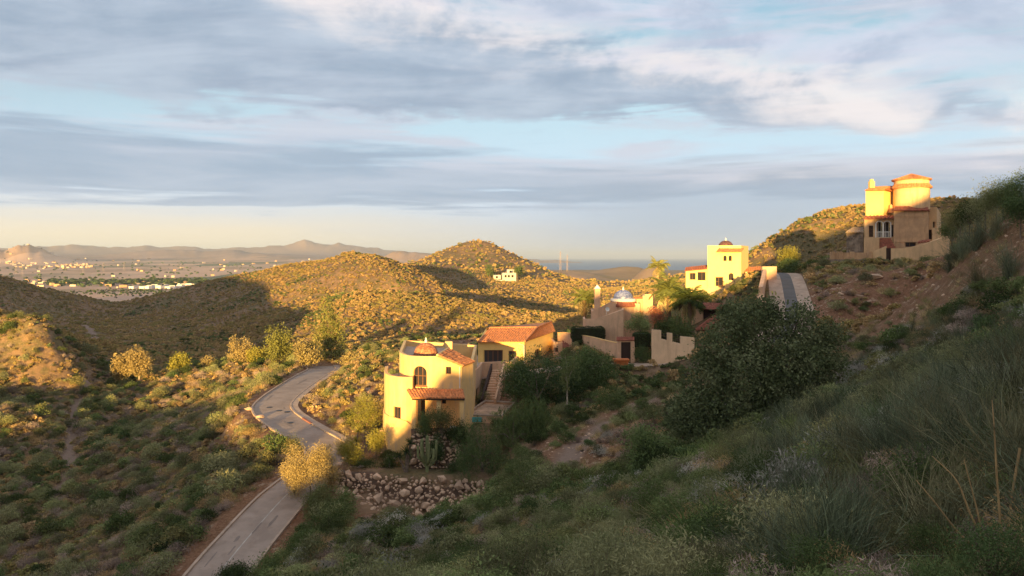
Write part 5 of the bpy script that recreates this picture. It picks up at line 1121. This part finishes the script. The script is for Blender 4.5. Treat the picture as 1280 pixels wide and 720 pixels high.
def tree(name, label, px, Y, top, bot, wpx, leaf, bark=BARK, twigs=420, per=16, lsz=.2, seed=1, nl=9, cat='tree', group=None, trunk=.14, weep=0, asp=2.0, depth=1.0, lean=0.0, spread=.26, base=None, shell=.55):
    rg = np.random.default_rng(seed); X = pX(px, Y); gz_ = gz(X, Y) - .15 if base is None else base; zt, zb = pZ(top, Y), pZ(bot, Y); w = wpx / F * Y / 2; h = (zt - zb) / 2
    o = empty(name, (X, Y, gz_), label, cat, group); lobes = []
    for k in range(nl):
        u = dirs(1, rg, -.9)[0] * rg.uniform(.35, .72); s = rg.uniform(.34, .52); lobes.append((u[0] * w, u[1] * w * depth, u[2] * h, s * w * rg.uniform(.8, 1.15), s * w * depth, s * h * rg.uniform(.8, 1.2)))
    lobes = np.array(lobes); lo = (lobes[:, 2] - lobes[:, 5]).min(); hi = (lobes[:, 2] + lobes[:, 5]).max(); sc = 2 * h / (hi - lo); lobes[:, [2, 5]] *= sc; lobes[:, 2] -= (lo * sc + h); lx = (np.abs(lobes[:, 0]) + lobes[:, 3]).max(); lobes[:, [0, 3]] *= w / lx; lobes[:, [1, 4]] *= w * depth / lx
    cz = (zt + zb) / 2 - gz_; lobes[:, 2] += cz
    v, f = cloud(lobes, twigs, per, lsz, rg, asp, spread, shell, weep); v[:, 2] = np.maximum(v[:, 2], .1 if zb - gz_ < .5 else 0); me = mesh_np('crown', v, f, (leaf,)); link('crown', me, o)
    mb = MB(); fork = max(.25, min(cz - h * .55, cz * .7)); mid = Vector((lean * .5, 0, fork)); mb.tube([(0, 0, -.3), Vector((lean * .2, .03, fork * .5)), mid], [trunk * 1.25, trunk, trunk * .85], 7)
    for l in lobes[:8]:
        e = Vector(l[:3]); m2 = mid.lerp(e, .5) + Vector((rg.normal() * .1, rg.normal() * .1, .1 * h)); mb.tube([mid - Vector((0, 0, .1)), m2, e], [trunk * .6, trunk * .4, trunk * .12], 5)
    me = bpy.data.meshes.new('trunk'); me.from_pydata(mb.v, [], mb.f); me.materials.append(bark); me.polygons.foreach_set('use_smooth', [True] * len(mb.f)); link('trunk', me, o)
    return o
def shaped_tree(name, label, px, Y, spec, leaf, bark, twigs, per, lsz, seed, trunk, cat='tree', asp=1.7, spread=.22, shell=.7):
    """crown lobes given one by one: (column, row, depth offset, radius in photo pixels, flatness)"""
    rg = np.random.default_rng(seed); X = pX(px, Y); b = gz(X, Y) - .15; o = empty(name, (X, Y, b), label, cat); k = Y / F; lobes = []
    for p, q, dy, r_, fl in spec: lobes.append((pX(p, Y) - X, dy, pZ(q, Y) - b, r_ * k, r_ * k, r_ * k * fl))
    v, f = cloud(lobes, twigs, per, lsz, rg, asp, spread, shell); v[:, 2] = np.maximum(v[:, 2], gz(X, Y) - b - 3); link('crown', mesh_np('crown', v, f, (leaf,)), o); mb = MB(); fork = Vector((0, 0, 1.1))
    for s_ in range(3): mb.tube([(s_ * .3 - .3, 0, -.4), fork + Vector((s_ * .5 - .5, .2 * s_, 0))], [trunk, trunk * .7], 7)
    for l in lobes: e = Vector(l[:3]); st = fork + Vector((rg.uniform(-.5, .5), 0, 0)); mb.tube([st, st.lerp(e, .5) + Vector((rg.normal() * .3, rg.normal() * .3, .25)), e, e + Vector((rg.normal() * l[3] * .6, rg.normal() * .5, l[5] * .8))], [trunk * .5, trunk * .36, trunk * .18, trunk * .05], 5)
    me = bpy.data.meshes.new('trunk'); me.from_pydata(mb.v, [], mb.f); me.materials.append(bark); link('trunk', me, o); return o
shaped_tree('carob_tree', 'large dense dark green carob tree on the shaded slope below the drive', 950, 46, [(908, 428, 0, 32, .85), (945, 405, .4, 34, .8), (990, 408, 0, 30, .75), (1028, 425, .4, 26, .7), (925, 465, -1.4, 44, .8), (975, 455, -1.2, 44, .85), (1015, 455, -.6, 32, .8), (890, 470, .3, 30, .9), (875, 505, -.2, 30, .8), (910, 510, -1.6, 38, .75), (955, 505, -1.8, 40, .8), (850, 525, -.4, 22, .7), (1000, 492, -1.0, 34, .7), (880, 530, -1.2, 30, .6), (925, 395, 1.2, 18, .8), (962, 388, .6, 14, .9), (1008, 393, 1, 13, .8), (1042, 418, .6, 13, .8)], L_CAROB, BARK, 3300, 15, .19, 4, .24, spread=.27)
tree('pepper_tree', 'weeping dark green pepper tree beside the rock bank', 603, 66.3, 516, 604, 92, L_PEPPER, twigs=700, per=22, lsz=.16, seed=5, weep=1.1, asp=4, trunk=.18)
tree('pepper_tree', 'broad dark green weeping tree below the reddish tipped tree', 662, 72, 488, 565, 100, L_PEPPER, twigs=1000, per=20, lsz=.17, seed=6, weep=.8, asp=4, trunk=.18)
tree('broadleaf_tree', 'dark tree with sparse upright shoots in front of the yellow villa', 672, 80, 436, 515, 96, L_DGREEN, twigs=820, per=17, lsz=.2, seed=7, nl=11, trunk=.16, spread=.3)
tree('broadleaf_tree', 'dense dark rounded tree below the low curved garden wall', 738, 86, 430, 492, 78, L_DGREEN, twigs=820, per=16, lsz=.22, seed=8, nl=10, trunk=.16)
tree('broadleaf_tree', 'dark leafy tree behind the slim pale trunk', 700, 82, 452, 524, 78, L_DGREEN, twigs=620, per=16, lsz=.2, seed=14, nl=11, trunk=.15)
tree('pepper_tree', 'drooping dark green tree between the pool and the weeping pepper tree', 642, 70, 498, 588, 74, L_PEPPER, twigs=620, per=20, lsz=.16, seed=15, weep=.9, asp=4, trunk=.16)
tree('slim_tree', 'slim tree with thin pale trunk standing before the dark trees', 709, 76.5, 431, 486, 38, L_GREEN, BARKP, twigs=190, per=12, lsz=.2, seed=9, nl=6, trunk=.09, weep=.5, asp=3)
tree('large_bush', 'big dark olive bush right of the rubble wall', 662, 48, 556, 656, 98, L_GREEN, twigs=900, per=16, lsz=.13, seed=10, nl=12, trunk=.08, cat='bush', asp=3.5, spread=.17)
tree('large_bush', 'round grey olive bush above the slope track', 762, 75, 480, 520, 46, L_GREEN, twigs=300, per=14, lsz=.16, seed=11, cat='bush', asp=3, trunk=.06)
tree('large_bush', 'dark green rounded bush between the slope track and the carob tree', 860, 54, 480, 545, 60, L_CAROB, twigs=420, per=15, lsz=.17, seed=12, cat='bush', trunk=.08)
tree('large_bush', 'dark bush below the low end of the slope track', 812, 44, 530, 590, 66, L_DGREEN, twigs=420, per=15, lsz=.14, seed=13, cat='bush', trunk=.06)
# sunlit trees along the spur
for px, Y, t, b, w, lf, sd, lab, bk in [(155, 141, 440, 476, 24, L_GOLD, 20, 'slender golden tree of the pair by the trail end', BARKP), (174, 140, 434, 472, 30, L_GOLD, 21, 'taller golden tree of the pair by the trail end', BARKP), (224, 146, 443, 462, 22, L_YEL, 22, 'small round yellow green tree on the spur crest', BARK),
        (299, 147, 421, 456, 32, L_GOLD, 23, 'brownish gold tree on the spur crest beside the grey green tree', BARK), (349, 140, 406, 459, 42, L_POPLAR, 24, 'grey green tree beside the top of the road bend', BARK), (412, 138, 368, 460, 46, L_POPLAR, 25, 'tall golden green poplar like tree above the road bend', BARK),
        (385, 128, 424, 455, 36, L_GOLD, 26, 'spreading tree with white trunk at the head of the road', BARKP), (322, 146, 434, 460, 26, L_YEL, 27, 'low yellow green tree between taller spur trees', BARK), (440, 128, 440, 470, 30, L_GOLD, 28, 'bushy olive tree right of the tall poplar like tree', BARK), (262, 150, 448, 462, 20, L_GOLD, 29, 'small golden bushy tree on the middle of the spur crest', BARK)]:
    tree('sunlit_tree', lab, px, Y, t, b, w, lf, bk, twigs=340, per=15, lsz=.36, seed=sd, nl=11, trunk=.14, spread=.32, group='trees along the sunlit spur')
# palms
def frond_leaflets(L, droop, rg, k=26):
    t = np.linspace(.12, 1, k); x = L * t * (1 - .12 * t); z = L * (.55 * t - droop * t * t); spine = np.c_[x, np.zeros(k), z]; P_ = []
    for s in (-1, 1):
        ln = L * .30 * np.sin(np.pi * (.12 + .83 * t)) ** .7; tip = spine + np.c_[ln * .55, s * ln * .75, -ln * .35 + rg.normal(size=k) * .05]; P_.append((*blades(spine, tip, .034 * L / 2, rg, .05, 2), 0))
    P_.append((*blades(spine[:1] * 0, spine[-1:], .02, rg, 0, 1), 0)); return P_, spine
def palm(name, label, px, Y, crown_py, rpx, leaf, n=34, seed=1, trunk=.24, dead=8, base=None):
    rg = np.random.default_rng(seed); X = pX(px, Y); b = gz(X, Y) - .2 if base is None else base; zc = pZ(crown_py, Y) - b; L = rpx / F * Y * 1.15
    o = empty(name, (X, Y, b), label, 'palm', 'palms between the villas'); P_ = []; Dp = []
    for i in range(n + dead):
        pr, sp = frond_leaflets(L * rg.uniform(.8, 1.1), rg.uniform(.35, .75), rg); a = rg.uniform(0, 6.283); e = rg.uniform(-.25, 1.15) if i < n else rg.uniform(-1.25, -.6)
        M_ = np.array(Matrix.Rotation(a, 3, 'Z') @ Matrix.Rotation(-e + .35, 3, 'Y'))
        for v, f, m_ in pr: (P_ if i < n else Dp).append((v @ M_.T + [0, 0, zc], f, m_))
    V_, F_, M_ = merge(P_); link('fronds', mesh_np('fronds', V_, F_, (leaf,)), o)
    V_, F_, M_ = merge(Dp); link('dead_fronds', mesh_np('dead_fronds', V_, F_, (L_GRASS,)), o)
    mb = MB(); k = 14; mb.tube([(rg.normal() * .02, 0, zc * i / k) for i in range(k + 1)], [trunk * (1.15 - .2 * i / k) * (1.06 if i % 2 else .96) for i in range(k + 1)], 9); mb.lathe((0, 0, zc - .55), [(trunk, 0), (trunk * 1.7, .3), (trunk * 1.3, .6), (.02, .7)], 9)
    me = bpy.data.meshes.new('trunk'); me.from_pydata(mb.v, [], mb.f); me.materials.append(BARKD); link('trunk', me, o); return o
palm('palm_tree', 'small sunlit yellow green palm beside the blue domed villa chimney', 731, 113, 374, 20, L_PALM_LIT, 30, 31)
palm('palm_tree', 'tall slender palm rising against the sea beyond the sunlit palm', 823, 120, 333, 15, L_PALM_LIT, 30, 32, .16)
palm('palm_tree', 'big sunlit golden palm with pale trunk above the retaining wall', 836, 104, 363, 27, L_PALM_LIT, 42, 33, .3)
palm('palm_tree', 'shaded dark green palm with rough trunk above the retaining wall', 862, 99, 375, 24, L_PALM, 40, 34, .26)
palm('palm_tree', 'low feathery palm in front of the white tower villa', 889, 113, 372, 18, L_PALM_LIT, 26, 35, .14, 3)
palm('palm_tree', 'slim palm trunk between the sunlit palm and the shaded palm', 850, 104, 371, 16, L_PALM, 24, 36, .18)
tree('weeping_shrub', 'sunlit weeping yellow green shrub by the top of the drive', 986, 116, 304, 330, 36, L_YEL, twigs=300, per=16, lsz=.28, seed=40, cat='shrub', weep=1.6, asp=5)
tree('large_bush', 'dark bush under the weeping shrub by the drive top', 992, 112, 324, 344, 44, L_DGREEN, twigs=260, per=14, lsz=.22, seed=41, cat='bush', trunk=.06)
tree('large_bush', 'grey green bush left of the stone footing on the cut bank', 1014, 108, 324, 345, 30, L_GREEN, twigs=200, per=14, lsz=.2, seed=42, cat='bush', trunk=.06)
tree('large_bush', 'dark shrub mass beside the drive wall below the white tower', 938, 103, 352, 400, 34, L_DGREEN, twigs=360, per=15, lsz=.2, seed=43, cat='bush', trunk=.08)
tree('large_bush', 'green shrub between the red coping and the carob tree', 922, 92, 378, 412, 34, L_GREEN, twigs=300, per=14, lsz=.2, seed=44, cat='bush', trunk=.08)
# hedges
def hedge(name, label, x0, x1, y0, y1, z0, z1, leaf, n, lsz, seed, rnd=3, cat='hedge'):
    rg = np.random.default_rng(seed); k = rnd; o = empty(name, ((x0 + x1) / 2, (y0 + y1) / 2, z0), label, cat)
    c_ = rg.uniform(-1, 1, (n, 3)); c_ /= (np.abs(c_) ** 5).sum(1)[:, None] ** .2; hx = (x1 - x0) / 2; lob = 1 + .06 * np.cos(c_[:, 0] * math.pi * k)
    C_ = c_ * [hx, (y1 - y0) / 2, (z1 - z0) / 2] * lob[:, None] * rg.uniform(.9, 1.02, (n, 1)); C_[:, 2] += (z1 - z0) / 2; v, f = leaves(C_, c_, lsz, rg, 1.8); link('foliage', mesh_np('foliage', v, f, (leaf,)), o)
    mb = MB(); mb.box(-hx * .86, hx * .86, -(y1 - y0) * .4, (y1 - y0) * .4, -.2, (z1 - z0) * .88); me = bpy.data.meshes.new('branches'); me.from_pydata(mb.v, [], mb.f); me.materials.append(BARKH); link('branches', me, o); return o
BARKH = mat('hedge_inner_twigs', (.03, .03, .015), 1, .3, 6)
hedge('hedge', 'clipped dark green hedge of three rounded lobes behind the curved garden wall', pX(712, 101.5), pX(758, 101.5), 100.6, 102.6, -11.4, -9.45, L_DGREEN, 5000, .13, 50, 3)
hedge('hedge', 'clipped square green hedge beside the tile topped gateway', pX(791, 96), pX(814, 96), 95.6, 97.2, -11.4, -9.7, L_DGREEN, 3600, .13, 51, 1)
tree('large_bush', 'rounded olive green bush above the clipped square hedge', 801, 99, 392, 418, 38, L_GREEN, twigs=330, per=14, lsz=.18, seed=52, cat='bush', trunk=.06, base=-11.8)
tree('climbing_plant', 'leafy climber on the wall beside the gateway under the hedge', 801, 95.2, 430, 453, 22, L_DGREEN, twigs=140, per=14, lsz=.16, seed=53, cat='plant', trunk=.03)
tree('flowering_shrub', 'reddish flowering shrub beside the sunlit palm trunk', 822, 103, 384, 408, 22, L_PINK, twigs=160, per=14, lsz=.18, seed=54, cat='shrub', trunk=.05, base=-10.3)
tree('large_bush', 'dark garden shrub at the foot of the shaded palm', 853, 95, 394, 424, 34, L_DGREEN, twigs=260, per=14, lsz=.18, seed=55, cat='bush', trunk=.05, base=-11)
tree('large_bush', 'dark garden shrub between the pillars of the retaining wall', 832, 97, 398, 420, 28, L_DGREEN, twigs=200, per=14, lsz=.18, seed=56, cat='bush', trunk=.05, base=-10.9)
# garden of the cream villa
for px, Y, t, b, w, lf, sd, lab in [(456, 75, 494, 540, 46, L_YEL, 60, 'tall yellow sunlit shrub left of the cream villa'), (470, 70.5, 537, 568, 30, L_YEL, 61, 'round bright green shrub at the foot of the cream villa'), (439, 69.5, 552, 588, 30, L_YEL, 62, 'yellow green bush on top of the rubble wall end'), (478, 78, 500, 530, 20, L_GOLD, 63, 'dull gold bush against the left wall of the cream villa'),
        (532, 69.6, 512, 548, 26, L_DGREEN, 64, 'dark plant in front of the porch door'), (553, 69.4, 508, 548, 34, L_GREEN, 65, 'leafy green bush in front of the porch'), (575, 69.2, 522, 556, 36, L_GREEN, 66, 'green bush between the porch and the pool'), (546, 67.8, 545, 578, 22, L_DGREEN, 67, 'green bush among the bank boulders'), (455, 69, 572, 596, 30, L_GREEN, 68, 'low green plant behind the rubble wall top'), (572, 67, 570, 602, 36, L_DGREEN, 69, 'dark plant right of the candelabra cactus'), (487, 69, 575, 594, 36, L_DGREEN, 70, 'low dark leafed plant at the rubble wall top'),
        (430, 76, 545, 575, 24, L_GOLD, 71, 'pale gold shrub between road and cream villa'), (388, 63.5, 553, 622, 64, L_GOLD, 72, 'large golden broom bush overhanging the road'), (412, 66.5, 556, 612, 44, L_GOLD, 172, 'pale golden bush between the broom and the rubble wall'), (368, 65.5, 570, 618, 40, L_GOLD, 173, 'low golden bush at the road edge'), (430, 61, 606, 670, 46, L_GREEN, 174, 'grey green bush at the foot of the rubble wall end'), (345, 49.5, 690, 745, 60, L_GREEN, 175, 'olive bush overhanging the lowest road edge'), (362, 76, 545, 580, 36, L_GREEN, 73, 'dark green bush left of the golden broom'), (398, 60.5, 606, 664, 52, L_GREEN, 74, 'grey green bush below the golden broom'), (412, 56, 622, 700, 58, L_GREEN, 75, 'tall grey green bush right of the lower road'), (372, 50.5, 664, 735, 62, L_GREEN, 76, 'grey green bush hiding the right road edge'), (290, 50.5, 706, 740, 50, L_DGREEN, 77, 'dark green bush at the low end of the road'), (650, 84, 470, 500, 26, L_GREEN, 78, 'small bush on the soil bank beside the garden stairs')]:
    tree('garden_shrub' if px > 425 else 'roadside_bush', lab, px, Y, t, b, w, lf, BARK, twigs=int(260 + w * w * (.17 if px < 432 else .06)), per=15, lsz=.15, seed=sd, nl=12 if px < 432 else 9, trunk=.05, cat='shrub', asp=3.2, spread=.2)
def rosette(c, n, L, rg, w=.035, e0=-.3, e1=1.4):
    a = rg.uniform(0, 6.283, n); e = rg.uniform(e0, e1, n); t = np.c_[np.cos(a) * np.cos(e), np.sin(a) * np.cos(e), np.sin(e)] * L * rg.uniform(.75, 1.05, (n, 1)); c_ = np.repeat(np.array([c], float), n, 0); return (*blades(c_, c_ + t, w, rg, .04, 3), 0)
for px, Y, tops, lf, lab, sd in [(508, 66.9, [(0, 0, 1.9, .85), (-.7, .1, 1.5, .7), (.35, .1, 2.7, .7)], L_DGREEN, 'dark spiky yucca with bare trunk on the rubble wall terrace', 80), (445, 72.5, [(0, 0, 1.6, .8), (.2, .1, 2.5, .7), (-.4, .1, 1.1, .7)], L_YEL, 'sunlit yellow yucca left of the cream villa', 81), (487, 68.5, [(0, 0, .8, .7)], L_DGREEN, 'low dark spiky yucca at the foot of the cream villa', 82)]:
    rg = np.random.default_rng(sd); X = pX(px, Y); o = empty('yucca', (X, Y, gz(X, Y) - .1), lab, 'plant', 'yuccas in the garden'); mb = MB(); P_ = []
    for x_, y_, z_, L in tops:
        mb.tube([(0, 0, -.2), (x_ * .5, y_ * .5, z_ * .5), (x_, y_, z_)], [.13, .10, .08], 7); P_.append(rosette((x_, y_, z_), 90, L, rg, .032, -.7))
    V_, F_, M_ = merge(P_); link('leaves', mesh_np('leaves', V_, F_, (lf,)), o); me = bpy.data.meshes.new('trunk'); me.from_pydata(mb.v, [], mb.f); me.materials.append(BARK); link('trunk', me, o)
rg = random.Random(5); X = pX(534, 66.6); o = empty('candelabra_cactus', (X, 66.6, gz(X, 66.6) - .1), 'pale green candelabra cactus on the rubble wall terrace', 'cactus')
def ribbed(pts, r, ribs=5):
    mb = MB(); n = len(pts); seg = ribs * 2; vs = []; fs = []
    for i, p in enumerate(pts):
        for k in range(seg): a = 2 * math.pi * k / seg; q = r * (1 if k % 2 else .6) * (1 if i < n - 1 else .35); vs.append((p[0] + q * math.cos(a), p[1] + q * math.sin(a), p[2]))
    for i in range(n - 1):
        for k in range(seg): fs.append((i * seg + k, i * seg + (k + 1) % seg, (i + 1) * seg + (k + 1) % seg, (i + 1) * seg + k))
    fs.append(tuple((n - 1) * seg + k for k in range(seg))); me = bpy.data.meshes.new('arm'); me.from_pydata(vs, [], fs); me.materials.append(CACT); return me
link('stem', ribbed([(0, 0, -.1), (0, 0, .8), (.02, 0, 1.8), (.02, 0, 3.3), (.02, 0, 3.4)], .15), o)
for k in range(13):
    a = 2 * math.pi * k / 13 + rg.uniform(-.2, .2); rr = rg.uniform(.35, .95); z0 = rg.uniform(.5, 1.2); h_ = rg.uniform(2.0, 3.1) * (1.1 - .2 * rr); ca, sa = math.cos(a), math.sin(a) * .8
    link('arm', ribbed([(ca * .05, sa * .05, z0), (ca * rr * .6, sa * rr * .6, z0 + .25), (ca * rr, sa * rr, z0 + .65), (ca * rr * 1.05, sa * rr * 1.05, h_), (ca * rr * 1.05, sa * rr * 1.05, h_ + .1)], .115), o)

# dark brush crowning the near ridge at the right
for k, (px, Y, t, b, w) in enumerate([(1200, 66, 262, 290, 34), (1212, 62, 248, 280, 40), (1232, 60, 234, 272, 46), (1254, 58, 222, 264, 50), (1278, 57, 213, 262, 52), (1302, 58, 208, 262, 56), (1246, 66, 228, 258, 40), (1276, 52, 244, 280, 46), (1222, 70, 252, 276, 34), (1190, 70, 276, 296, 26)]):
    tree('ridge_brush', 'dark green brush crowning the ridge beside the tower house', px, Y, t, b, w, (L_GREEN, L_DGREEN, L_OLIVE2)[k % 3], twigs=330, per=15, lsz=.15, seed=90 + k, nl=11, cat='bush', group='brush on the ridge beside the tower house', trunk=.05, asp=3.4, spread=.26)
for k, (px, Y, s) in enumerate([(1188, 64, 1.5), (1205, 60, 1.9), (1222, 58, 1.9), (1245, 56, 1.6), (1262, 48, 1.6), (1226, 50, 1.5), (1196, 62, 1.4)]):
    X = pX(px, Y); plant('broom_shrub', PROTO['broom'][k % 3], (X, Y, gz(X, Y) - .1), s, k, 'wispy broom standing up from the ridge beside the tower house', 'broom', 'broom on the ridge', .15)
# tall broom close to the camera on the right
BIG = [broom_mesh('tall_broom', 400 + k, 200, 2.0, .85, L_GREY, .0075, .9) for k in range(3)]
for k, (px, Y, s) in enumerate([(1275, 8, .8), (1225, 10, .85), (1170, 12, .8), (1115, 14, .75), (1285, 13, .95), (1240, 16, .95), (1180, 19, .9), (1300, 19, 1.1), (1255, 23, 1.1), (1055, 16, .6), (1005, 12, .55), (970, 16, .55), (1150, 8.5, .6), (1080, 9.5, .5), (940, 21, .6), (880, 18, .5), (1310, 6.5, .6), (1200, 7, .5)]):
    X = pX(px, Y); plant('tall_broom', BIG[k % 3], (X, Y, gz(X, Y) - .1), s, k * 1.3, 'tall wispy grey green broom bush on the slope beside the photographer', 'broom', 'tall broom on the near slope', .12)
# bare golden stalks at the lower right
for k, pts in enumerate([[(1262, 725, 5.0), (1236, 690, 5.0), (1212, 640, 5.05), (1195, 600, 5.1), (1165, 570, 5.2)], [(1275, 710, 4.8), (1255, 680, 4.8), (1247, 610, 4.85), (1243, 540, 4.9), (1240, 500, 5.0)], [(1238, 702, 5.2), (1200, 668, 5.3), (1170, 630, 5.4), (1145, 600, 5.5)], [(1262, 712, 4.9), (1232, 688, 5.0), (1222, 640, 5.0), (1205, 575, 5.1)], [(1275, 560, 5.6), (1262, 640, 5.5), (1258, 700, 5.4)]]):
    mb = MB(); P3 = catmull([px2w(*p) for p in pts], 6); n = len(P3); mb.tube([tuple(p) for p in P3], [.011 * (1 - .75 * i / n) for i in range(n)], 5)
    o = mb.build('bare_stalk', STALK, None, True); tag(o, 'long bare golden stalk bending out of the near broom', 'stalk', 'bare stalks in the near broom')
# loose rocks on the cut bank
rd = random.Random(21)
for k, (px, Y, s, lab) in enumerate([(1095, 88, 1.9, 'large pale slab of rock lying on the red cut bank'), (1134, 86, .7, 'small pale rock right of the large slab'), (1050, 84, .9, 'pale broken rock low on the red bank near the drive'), (1083, 82, .8, 'flat pale rock below the large slab'), (1155, 82, 1.6, 'long brown ledge of rock in the cut bank'), (1190, 80, 1.9, 'broad brown rock outcrop right in the cut bank'), (1025, 90, .8, 'pale rock beside the top of the drive'), (1060, 95, .7, 'small rock below the stone footing'), (862, 80, .6, 'pale stone beside the top of the slope track'), (325, 88, 1.3, 'pale boulder beside the outer road bend'), (312, 92, 1.0, 'smaller pale boulder by the outer road bend'), (330, 84, .9, 'tan boulder on the verge below the road bend'), (425, 71.5, 1.7, 'big tan boulder at the end of the rubble wall'), (433, 74.5, 1.4, 'sunlit orange boulder above the rubble wall end'), (640, 18, 1.0, 'dark reddish rock among the low shrubs of the near slope')]):
    X = pX(px, Y); me = stone_shape(500 + k, 2, .6); o = plant('rock', me, (X, Y, gz(X, Y) + s * .08), (s * 1.25, s, s * .8), rd.uniform(0, 6), lab, 'rock', 'loose rocks', .25)
# scattered small stones over the red soil
n_ = 2600; X, Y = scatter(n_ * 9, 40, 110, .3); b_, r_ = masks(X, Y); k = (r_ > .45); X, Y = X[k][:n_], Y[k][:n_]; d, _ = segdist(X, Y, ROAD); k = d > 4.4; X, Y = X[k], Y[k]
instancer('loose_stones', STONES, X, Y, rng.uniform(.10, .42, len(X)) * rng.uniform(.5, 1, len(X)), rng.integers(0, 9, len(X)), 'loose stones strewn over the red soil banks', .0)

# ---------------------------------------------------------------- far things
def far_box(mb, x, y, z, w, d, h, rz, m=0): mb.obox((x, y, z - 1), w, d, h + 1, rz, m)
HVW = mat('dull_white_wall', (.46, .43, .40), .9, .08, .3); WARE = mat('white_warehouse_wall', (.78, .74, .68), .9, .08, .05); TOWN = mat('pale_town_wall', (.52, .42, .34), .9, .2, .01); ROOFG = mat('grey_roof', (.35, .33, .32), .9, .1, .05)
o = empty('hillside_villa', px2w(632, 345, 515), 'small white villa on the flank of the rocky hill', 'house')
hb = gz(pX(632, 515), 515)
for nm, px, Y, w, d, h, dz in (('main_block', 636, 513, 9.5, 8, 5.2, 0), ('side_block', 621, 515, 5, 6, 4.6, -1.0), ('upper_block', 638, 516, 5, 5, 7.4, 0), ('terrace', 629, 510, 12, 4, 1.6, -1.2)):
    MB().obox((pX(px, Y), Y, hb - 1.5 + dz), w, d, h + 1.5, .1).build(nm, HVW, o)
for px, dz in ((632, 2.2), (636, 2.2), (640.5, 2.2), (621, 1.4), (638, 5.3)): MB().obox((pX(px, 508.6 if px > 630 else 511.6), 508.6 if px > 630 else 511.6, hb + dz), 1.3, .3, 1.5, .1).build('window', DARK, o)
for k, (px, Y) in enumerate(((612, 512), (647, 512), (650, 520), (614, 518))):
    tree('hill_villa_tree', 'dark tree beside the small white hillside villa', px, Y, 330 + k % 2 * 3, 346, 10, L_DGREEN, twigs=90, per=10, lsz=.7, seed=120 + k, group='trees round the hillside villa', trunk=.25, spread=.7)
def pylon(px, Y, top, w, lab):
    X = pX(px, Y); z0 = gz(X, Y) - 1; H = pZ(top, Y) - z0; mb = MB(); r = .13; lv = [0, .28, .5, .68, .82, 1.0]; wd = [w, w * .62, w * .42, w * .28, w * .2, w * .06]
    c4 = [(-1, -1), (1, -1), (1, 1), (-1, 1)]; P_ = lambda i, k: (X + c4[k][0] * wd[i] / 2, Y + c4[k][1] * wd[i] / 2, z0 + H * lv[i])
    for i in range(5):
        for k in range(4):
            mb.tube([P_(i, k), P_(i + 1, k)], r, 4); q = (k + 1) % 4; mb.tube([P_(i, k), P_(i + 1, q)], r * .6, 4); mb.tube([P_(i, q), P_(i + 1, k)], r * .6, 4)
    o = empty('pylon', (X, Y, z0), lab, 'pylon', 'power pylons'); mb.build('lattice', STEEL, o)
    for f_, aw in ((.68, w * 1.3), (.82, w * 1.05), (.94, w * .8)): MB().tube([(X - aw / 2, Y, z0 + H * f_), (X, Y, z0 + H * (f_ + .03)), (X + aw / 2, Y, z0 + H * f_)], r, 4).build('cross_arm', STEEL, o)
pylon(700.5, 1350, 314, 9, 'taller lattice pylon on the ridge before the sea'); pylon(709, 1420, 318, 8, 'shorter lattice pylon beside the taller one before the sea')
for k, (px, Y, t) in enumerate(((20, 2900, 332), (28, 2700, 334), (50, 2800, 332), (82, 3300, 330), (104, 3000, 331), (129, 3200, 328), (155, 3400, 327), (160, 1900, 352), (108, 2000, 354))): pylon(px, Y, t, 9, 'tiny distant lattice pylon standing on the plain')
rd = random.Random(31)
for k in range(16):
    px = 168 + k * 5.4 + rd.uniform(-1.5, 1.5); Y = 1700 + rd.uniform(-60, 120); w = rd.uniform(9, 16); X = pX(px, Y); z = gz(X, Y); h = rd.uniform(4, 6.5)
    o = empty('warehouse', (X, Y, z), 'white warehouse in the sunlit row on the edge of the plain', 'warehouse', 'warehouses on the plain'); MB().obox((X, Y, z - 2), w, 14, h + 2, rd.uniform(-.3, .3)).build('wall', WARE, o); MB().obox((X, Y, z + h + .005), w * 1.03, 14.3, .5, 0).build('roof', ROOFG, o)
mb = MB()
for k in range(230):
    b = rd.random()
    if b < .35: px, Y = rd.uniform(0, 270), rd.gauss(1950, 110)
    elif b < .65: px, Y = rd.uniform(0, 115), rd.gauss(4300, 250)
    else: px, Y = rd.uniform(-30, 480), rd.uniform(2100, 6500)
    X = pX(px, Y); mb.obox((X, Y, 0), rd.uniform(6, 14) * Y / 3000, rd.uniform(8, 16), rd.uniform(4, 8) * (Y / 3000) ** .5, rd.uniform(0, 3), k % 2)
bx = np.array(mb.v); cen_ = bx.reshape(-1, 8, 3).mean(1); zg = ground(cen_[:, 0], cen_[:, 1]); bx[:, 2] += np.repeat(zg, 8); mb.v = [tuple(p) for p in bx]
tw = mb.build('distant_town', [TOWN, STUCR]); tag(tw, 'pale scattered houses of the far plain', kind='stuff')
v, f = [], []
X = np.concatenate([pX(rng.uniform(60, 260, 450), 1) * 1, pX(rng.uniform(-20, 480, 350), 1)]); Y = np.concatenate([rng.normal(2050, 120, 450), rng.uniform(1700, 5500, 350)]); X = X * Y; X = np.r_[X, pX(rng.uniform(90, 280, 500), 1) * 1500]; Y = np.r_[Y, rng.normal(1500, 90, 500)]
instancer('plain_trees', [shrub_mesh('far_tree', 700, 90, .35, L_DGREEN, clumps=6, twigs=0, asp=1.5)], X, Y, np.where(Y < 1700, rng.uniform(2, 5, len(X)), rng.uniform(6, 14, len(X))), np.zeros(len(X)), 'dark far trees scattered over the plain', 0)
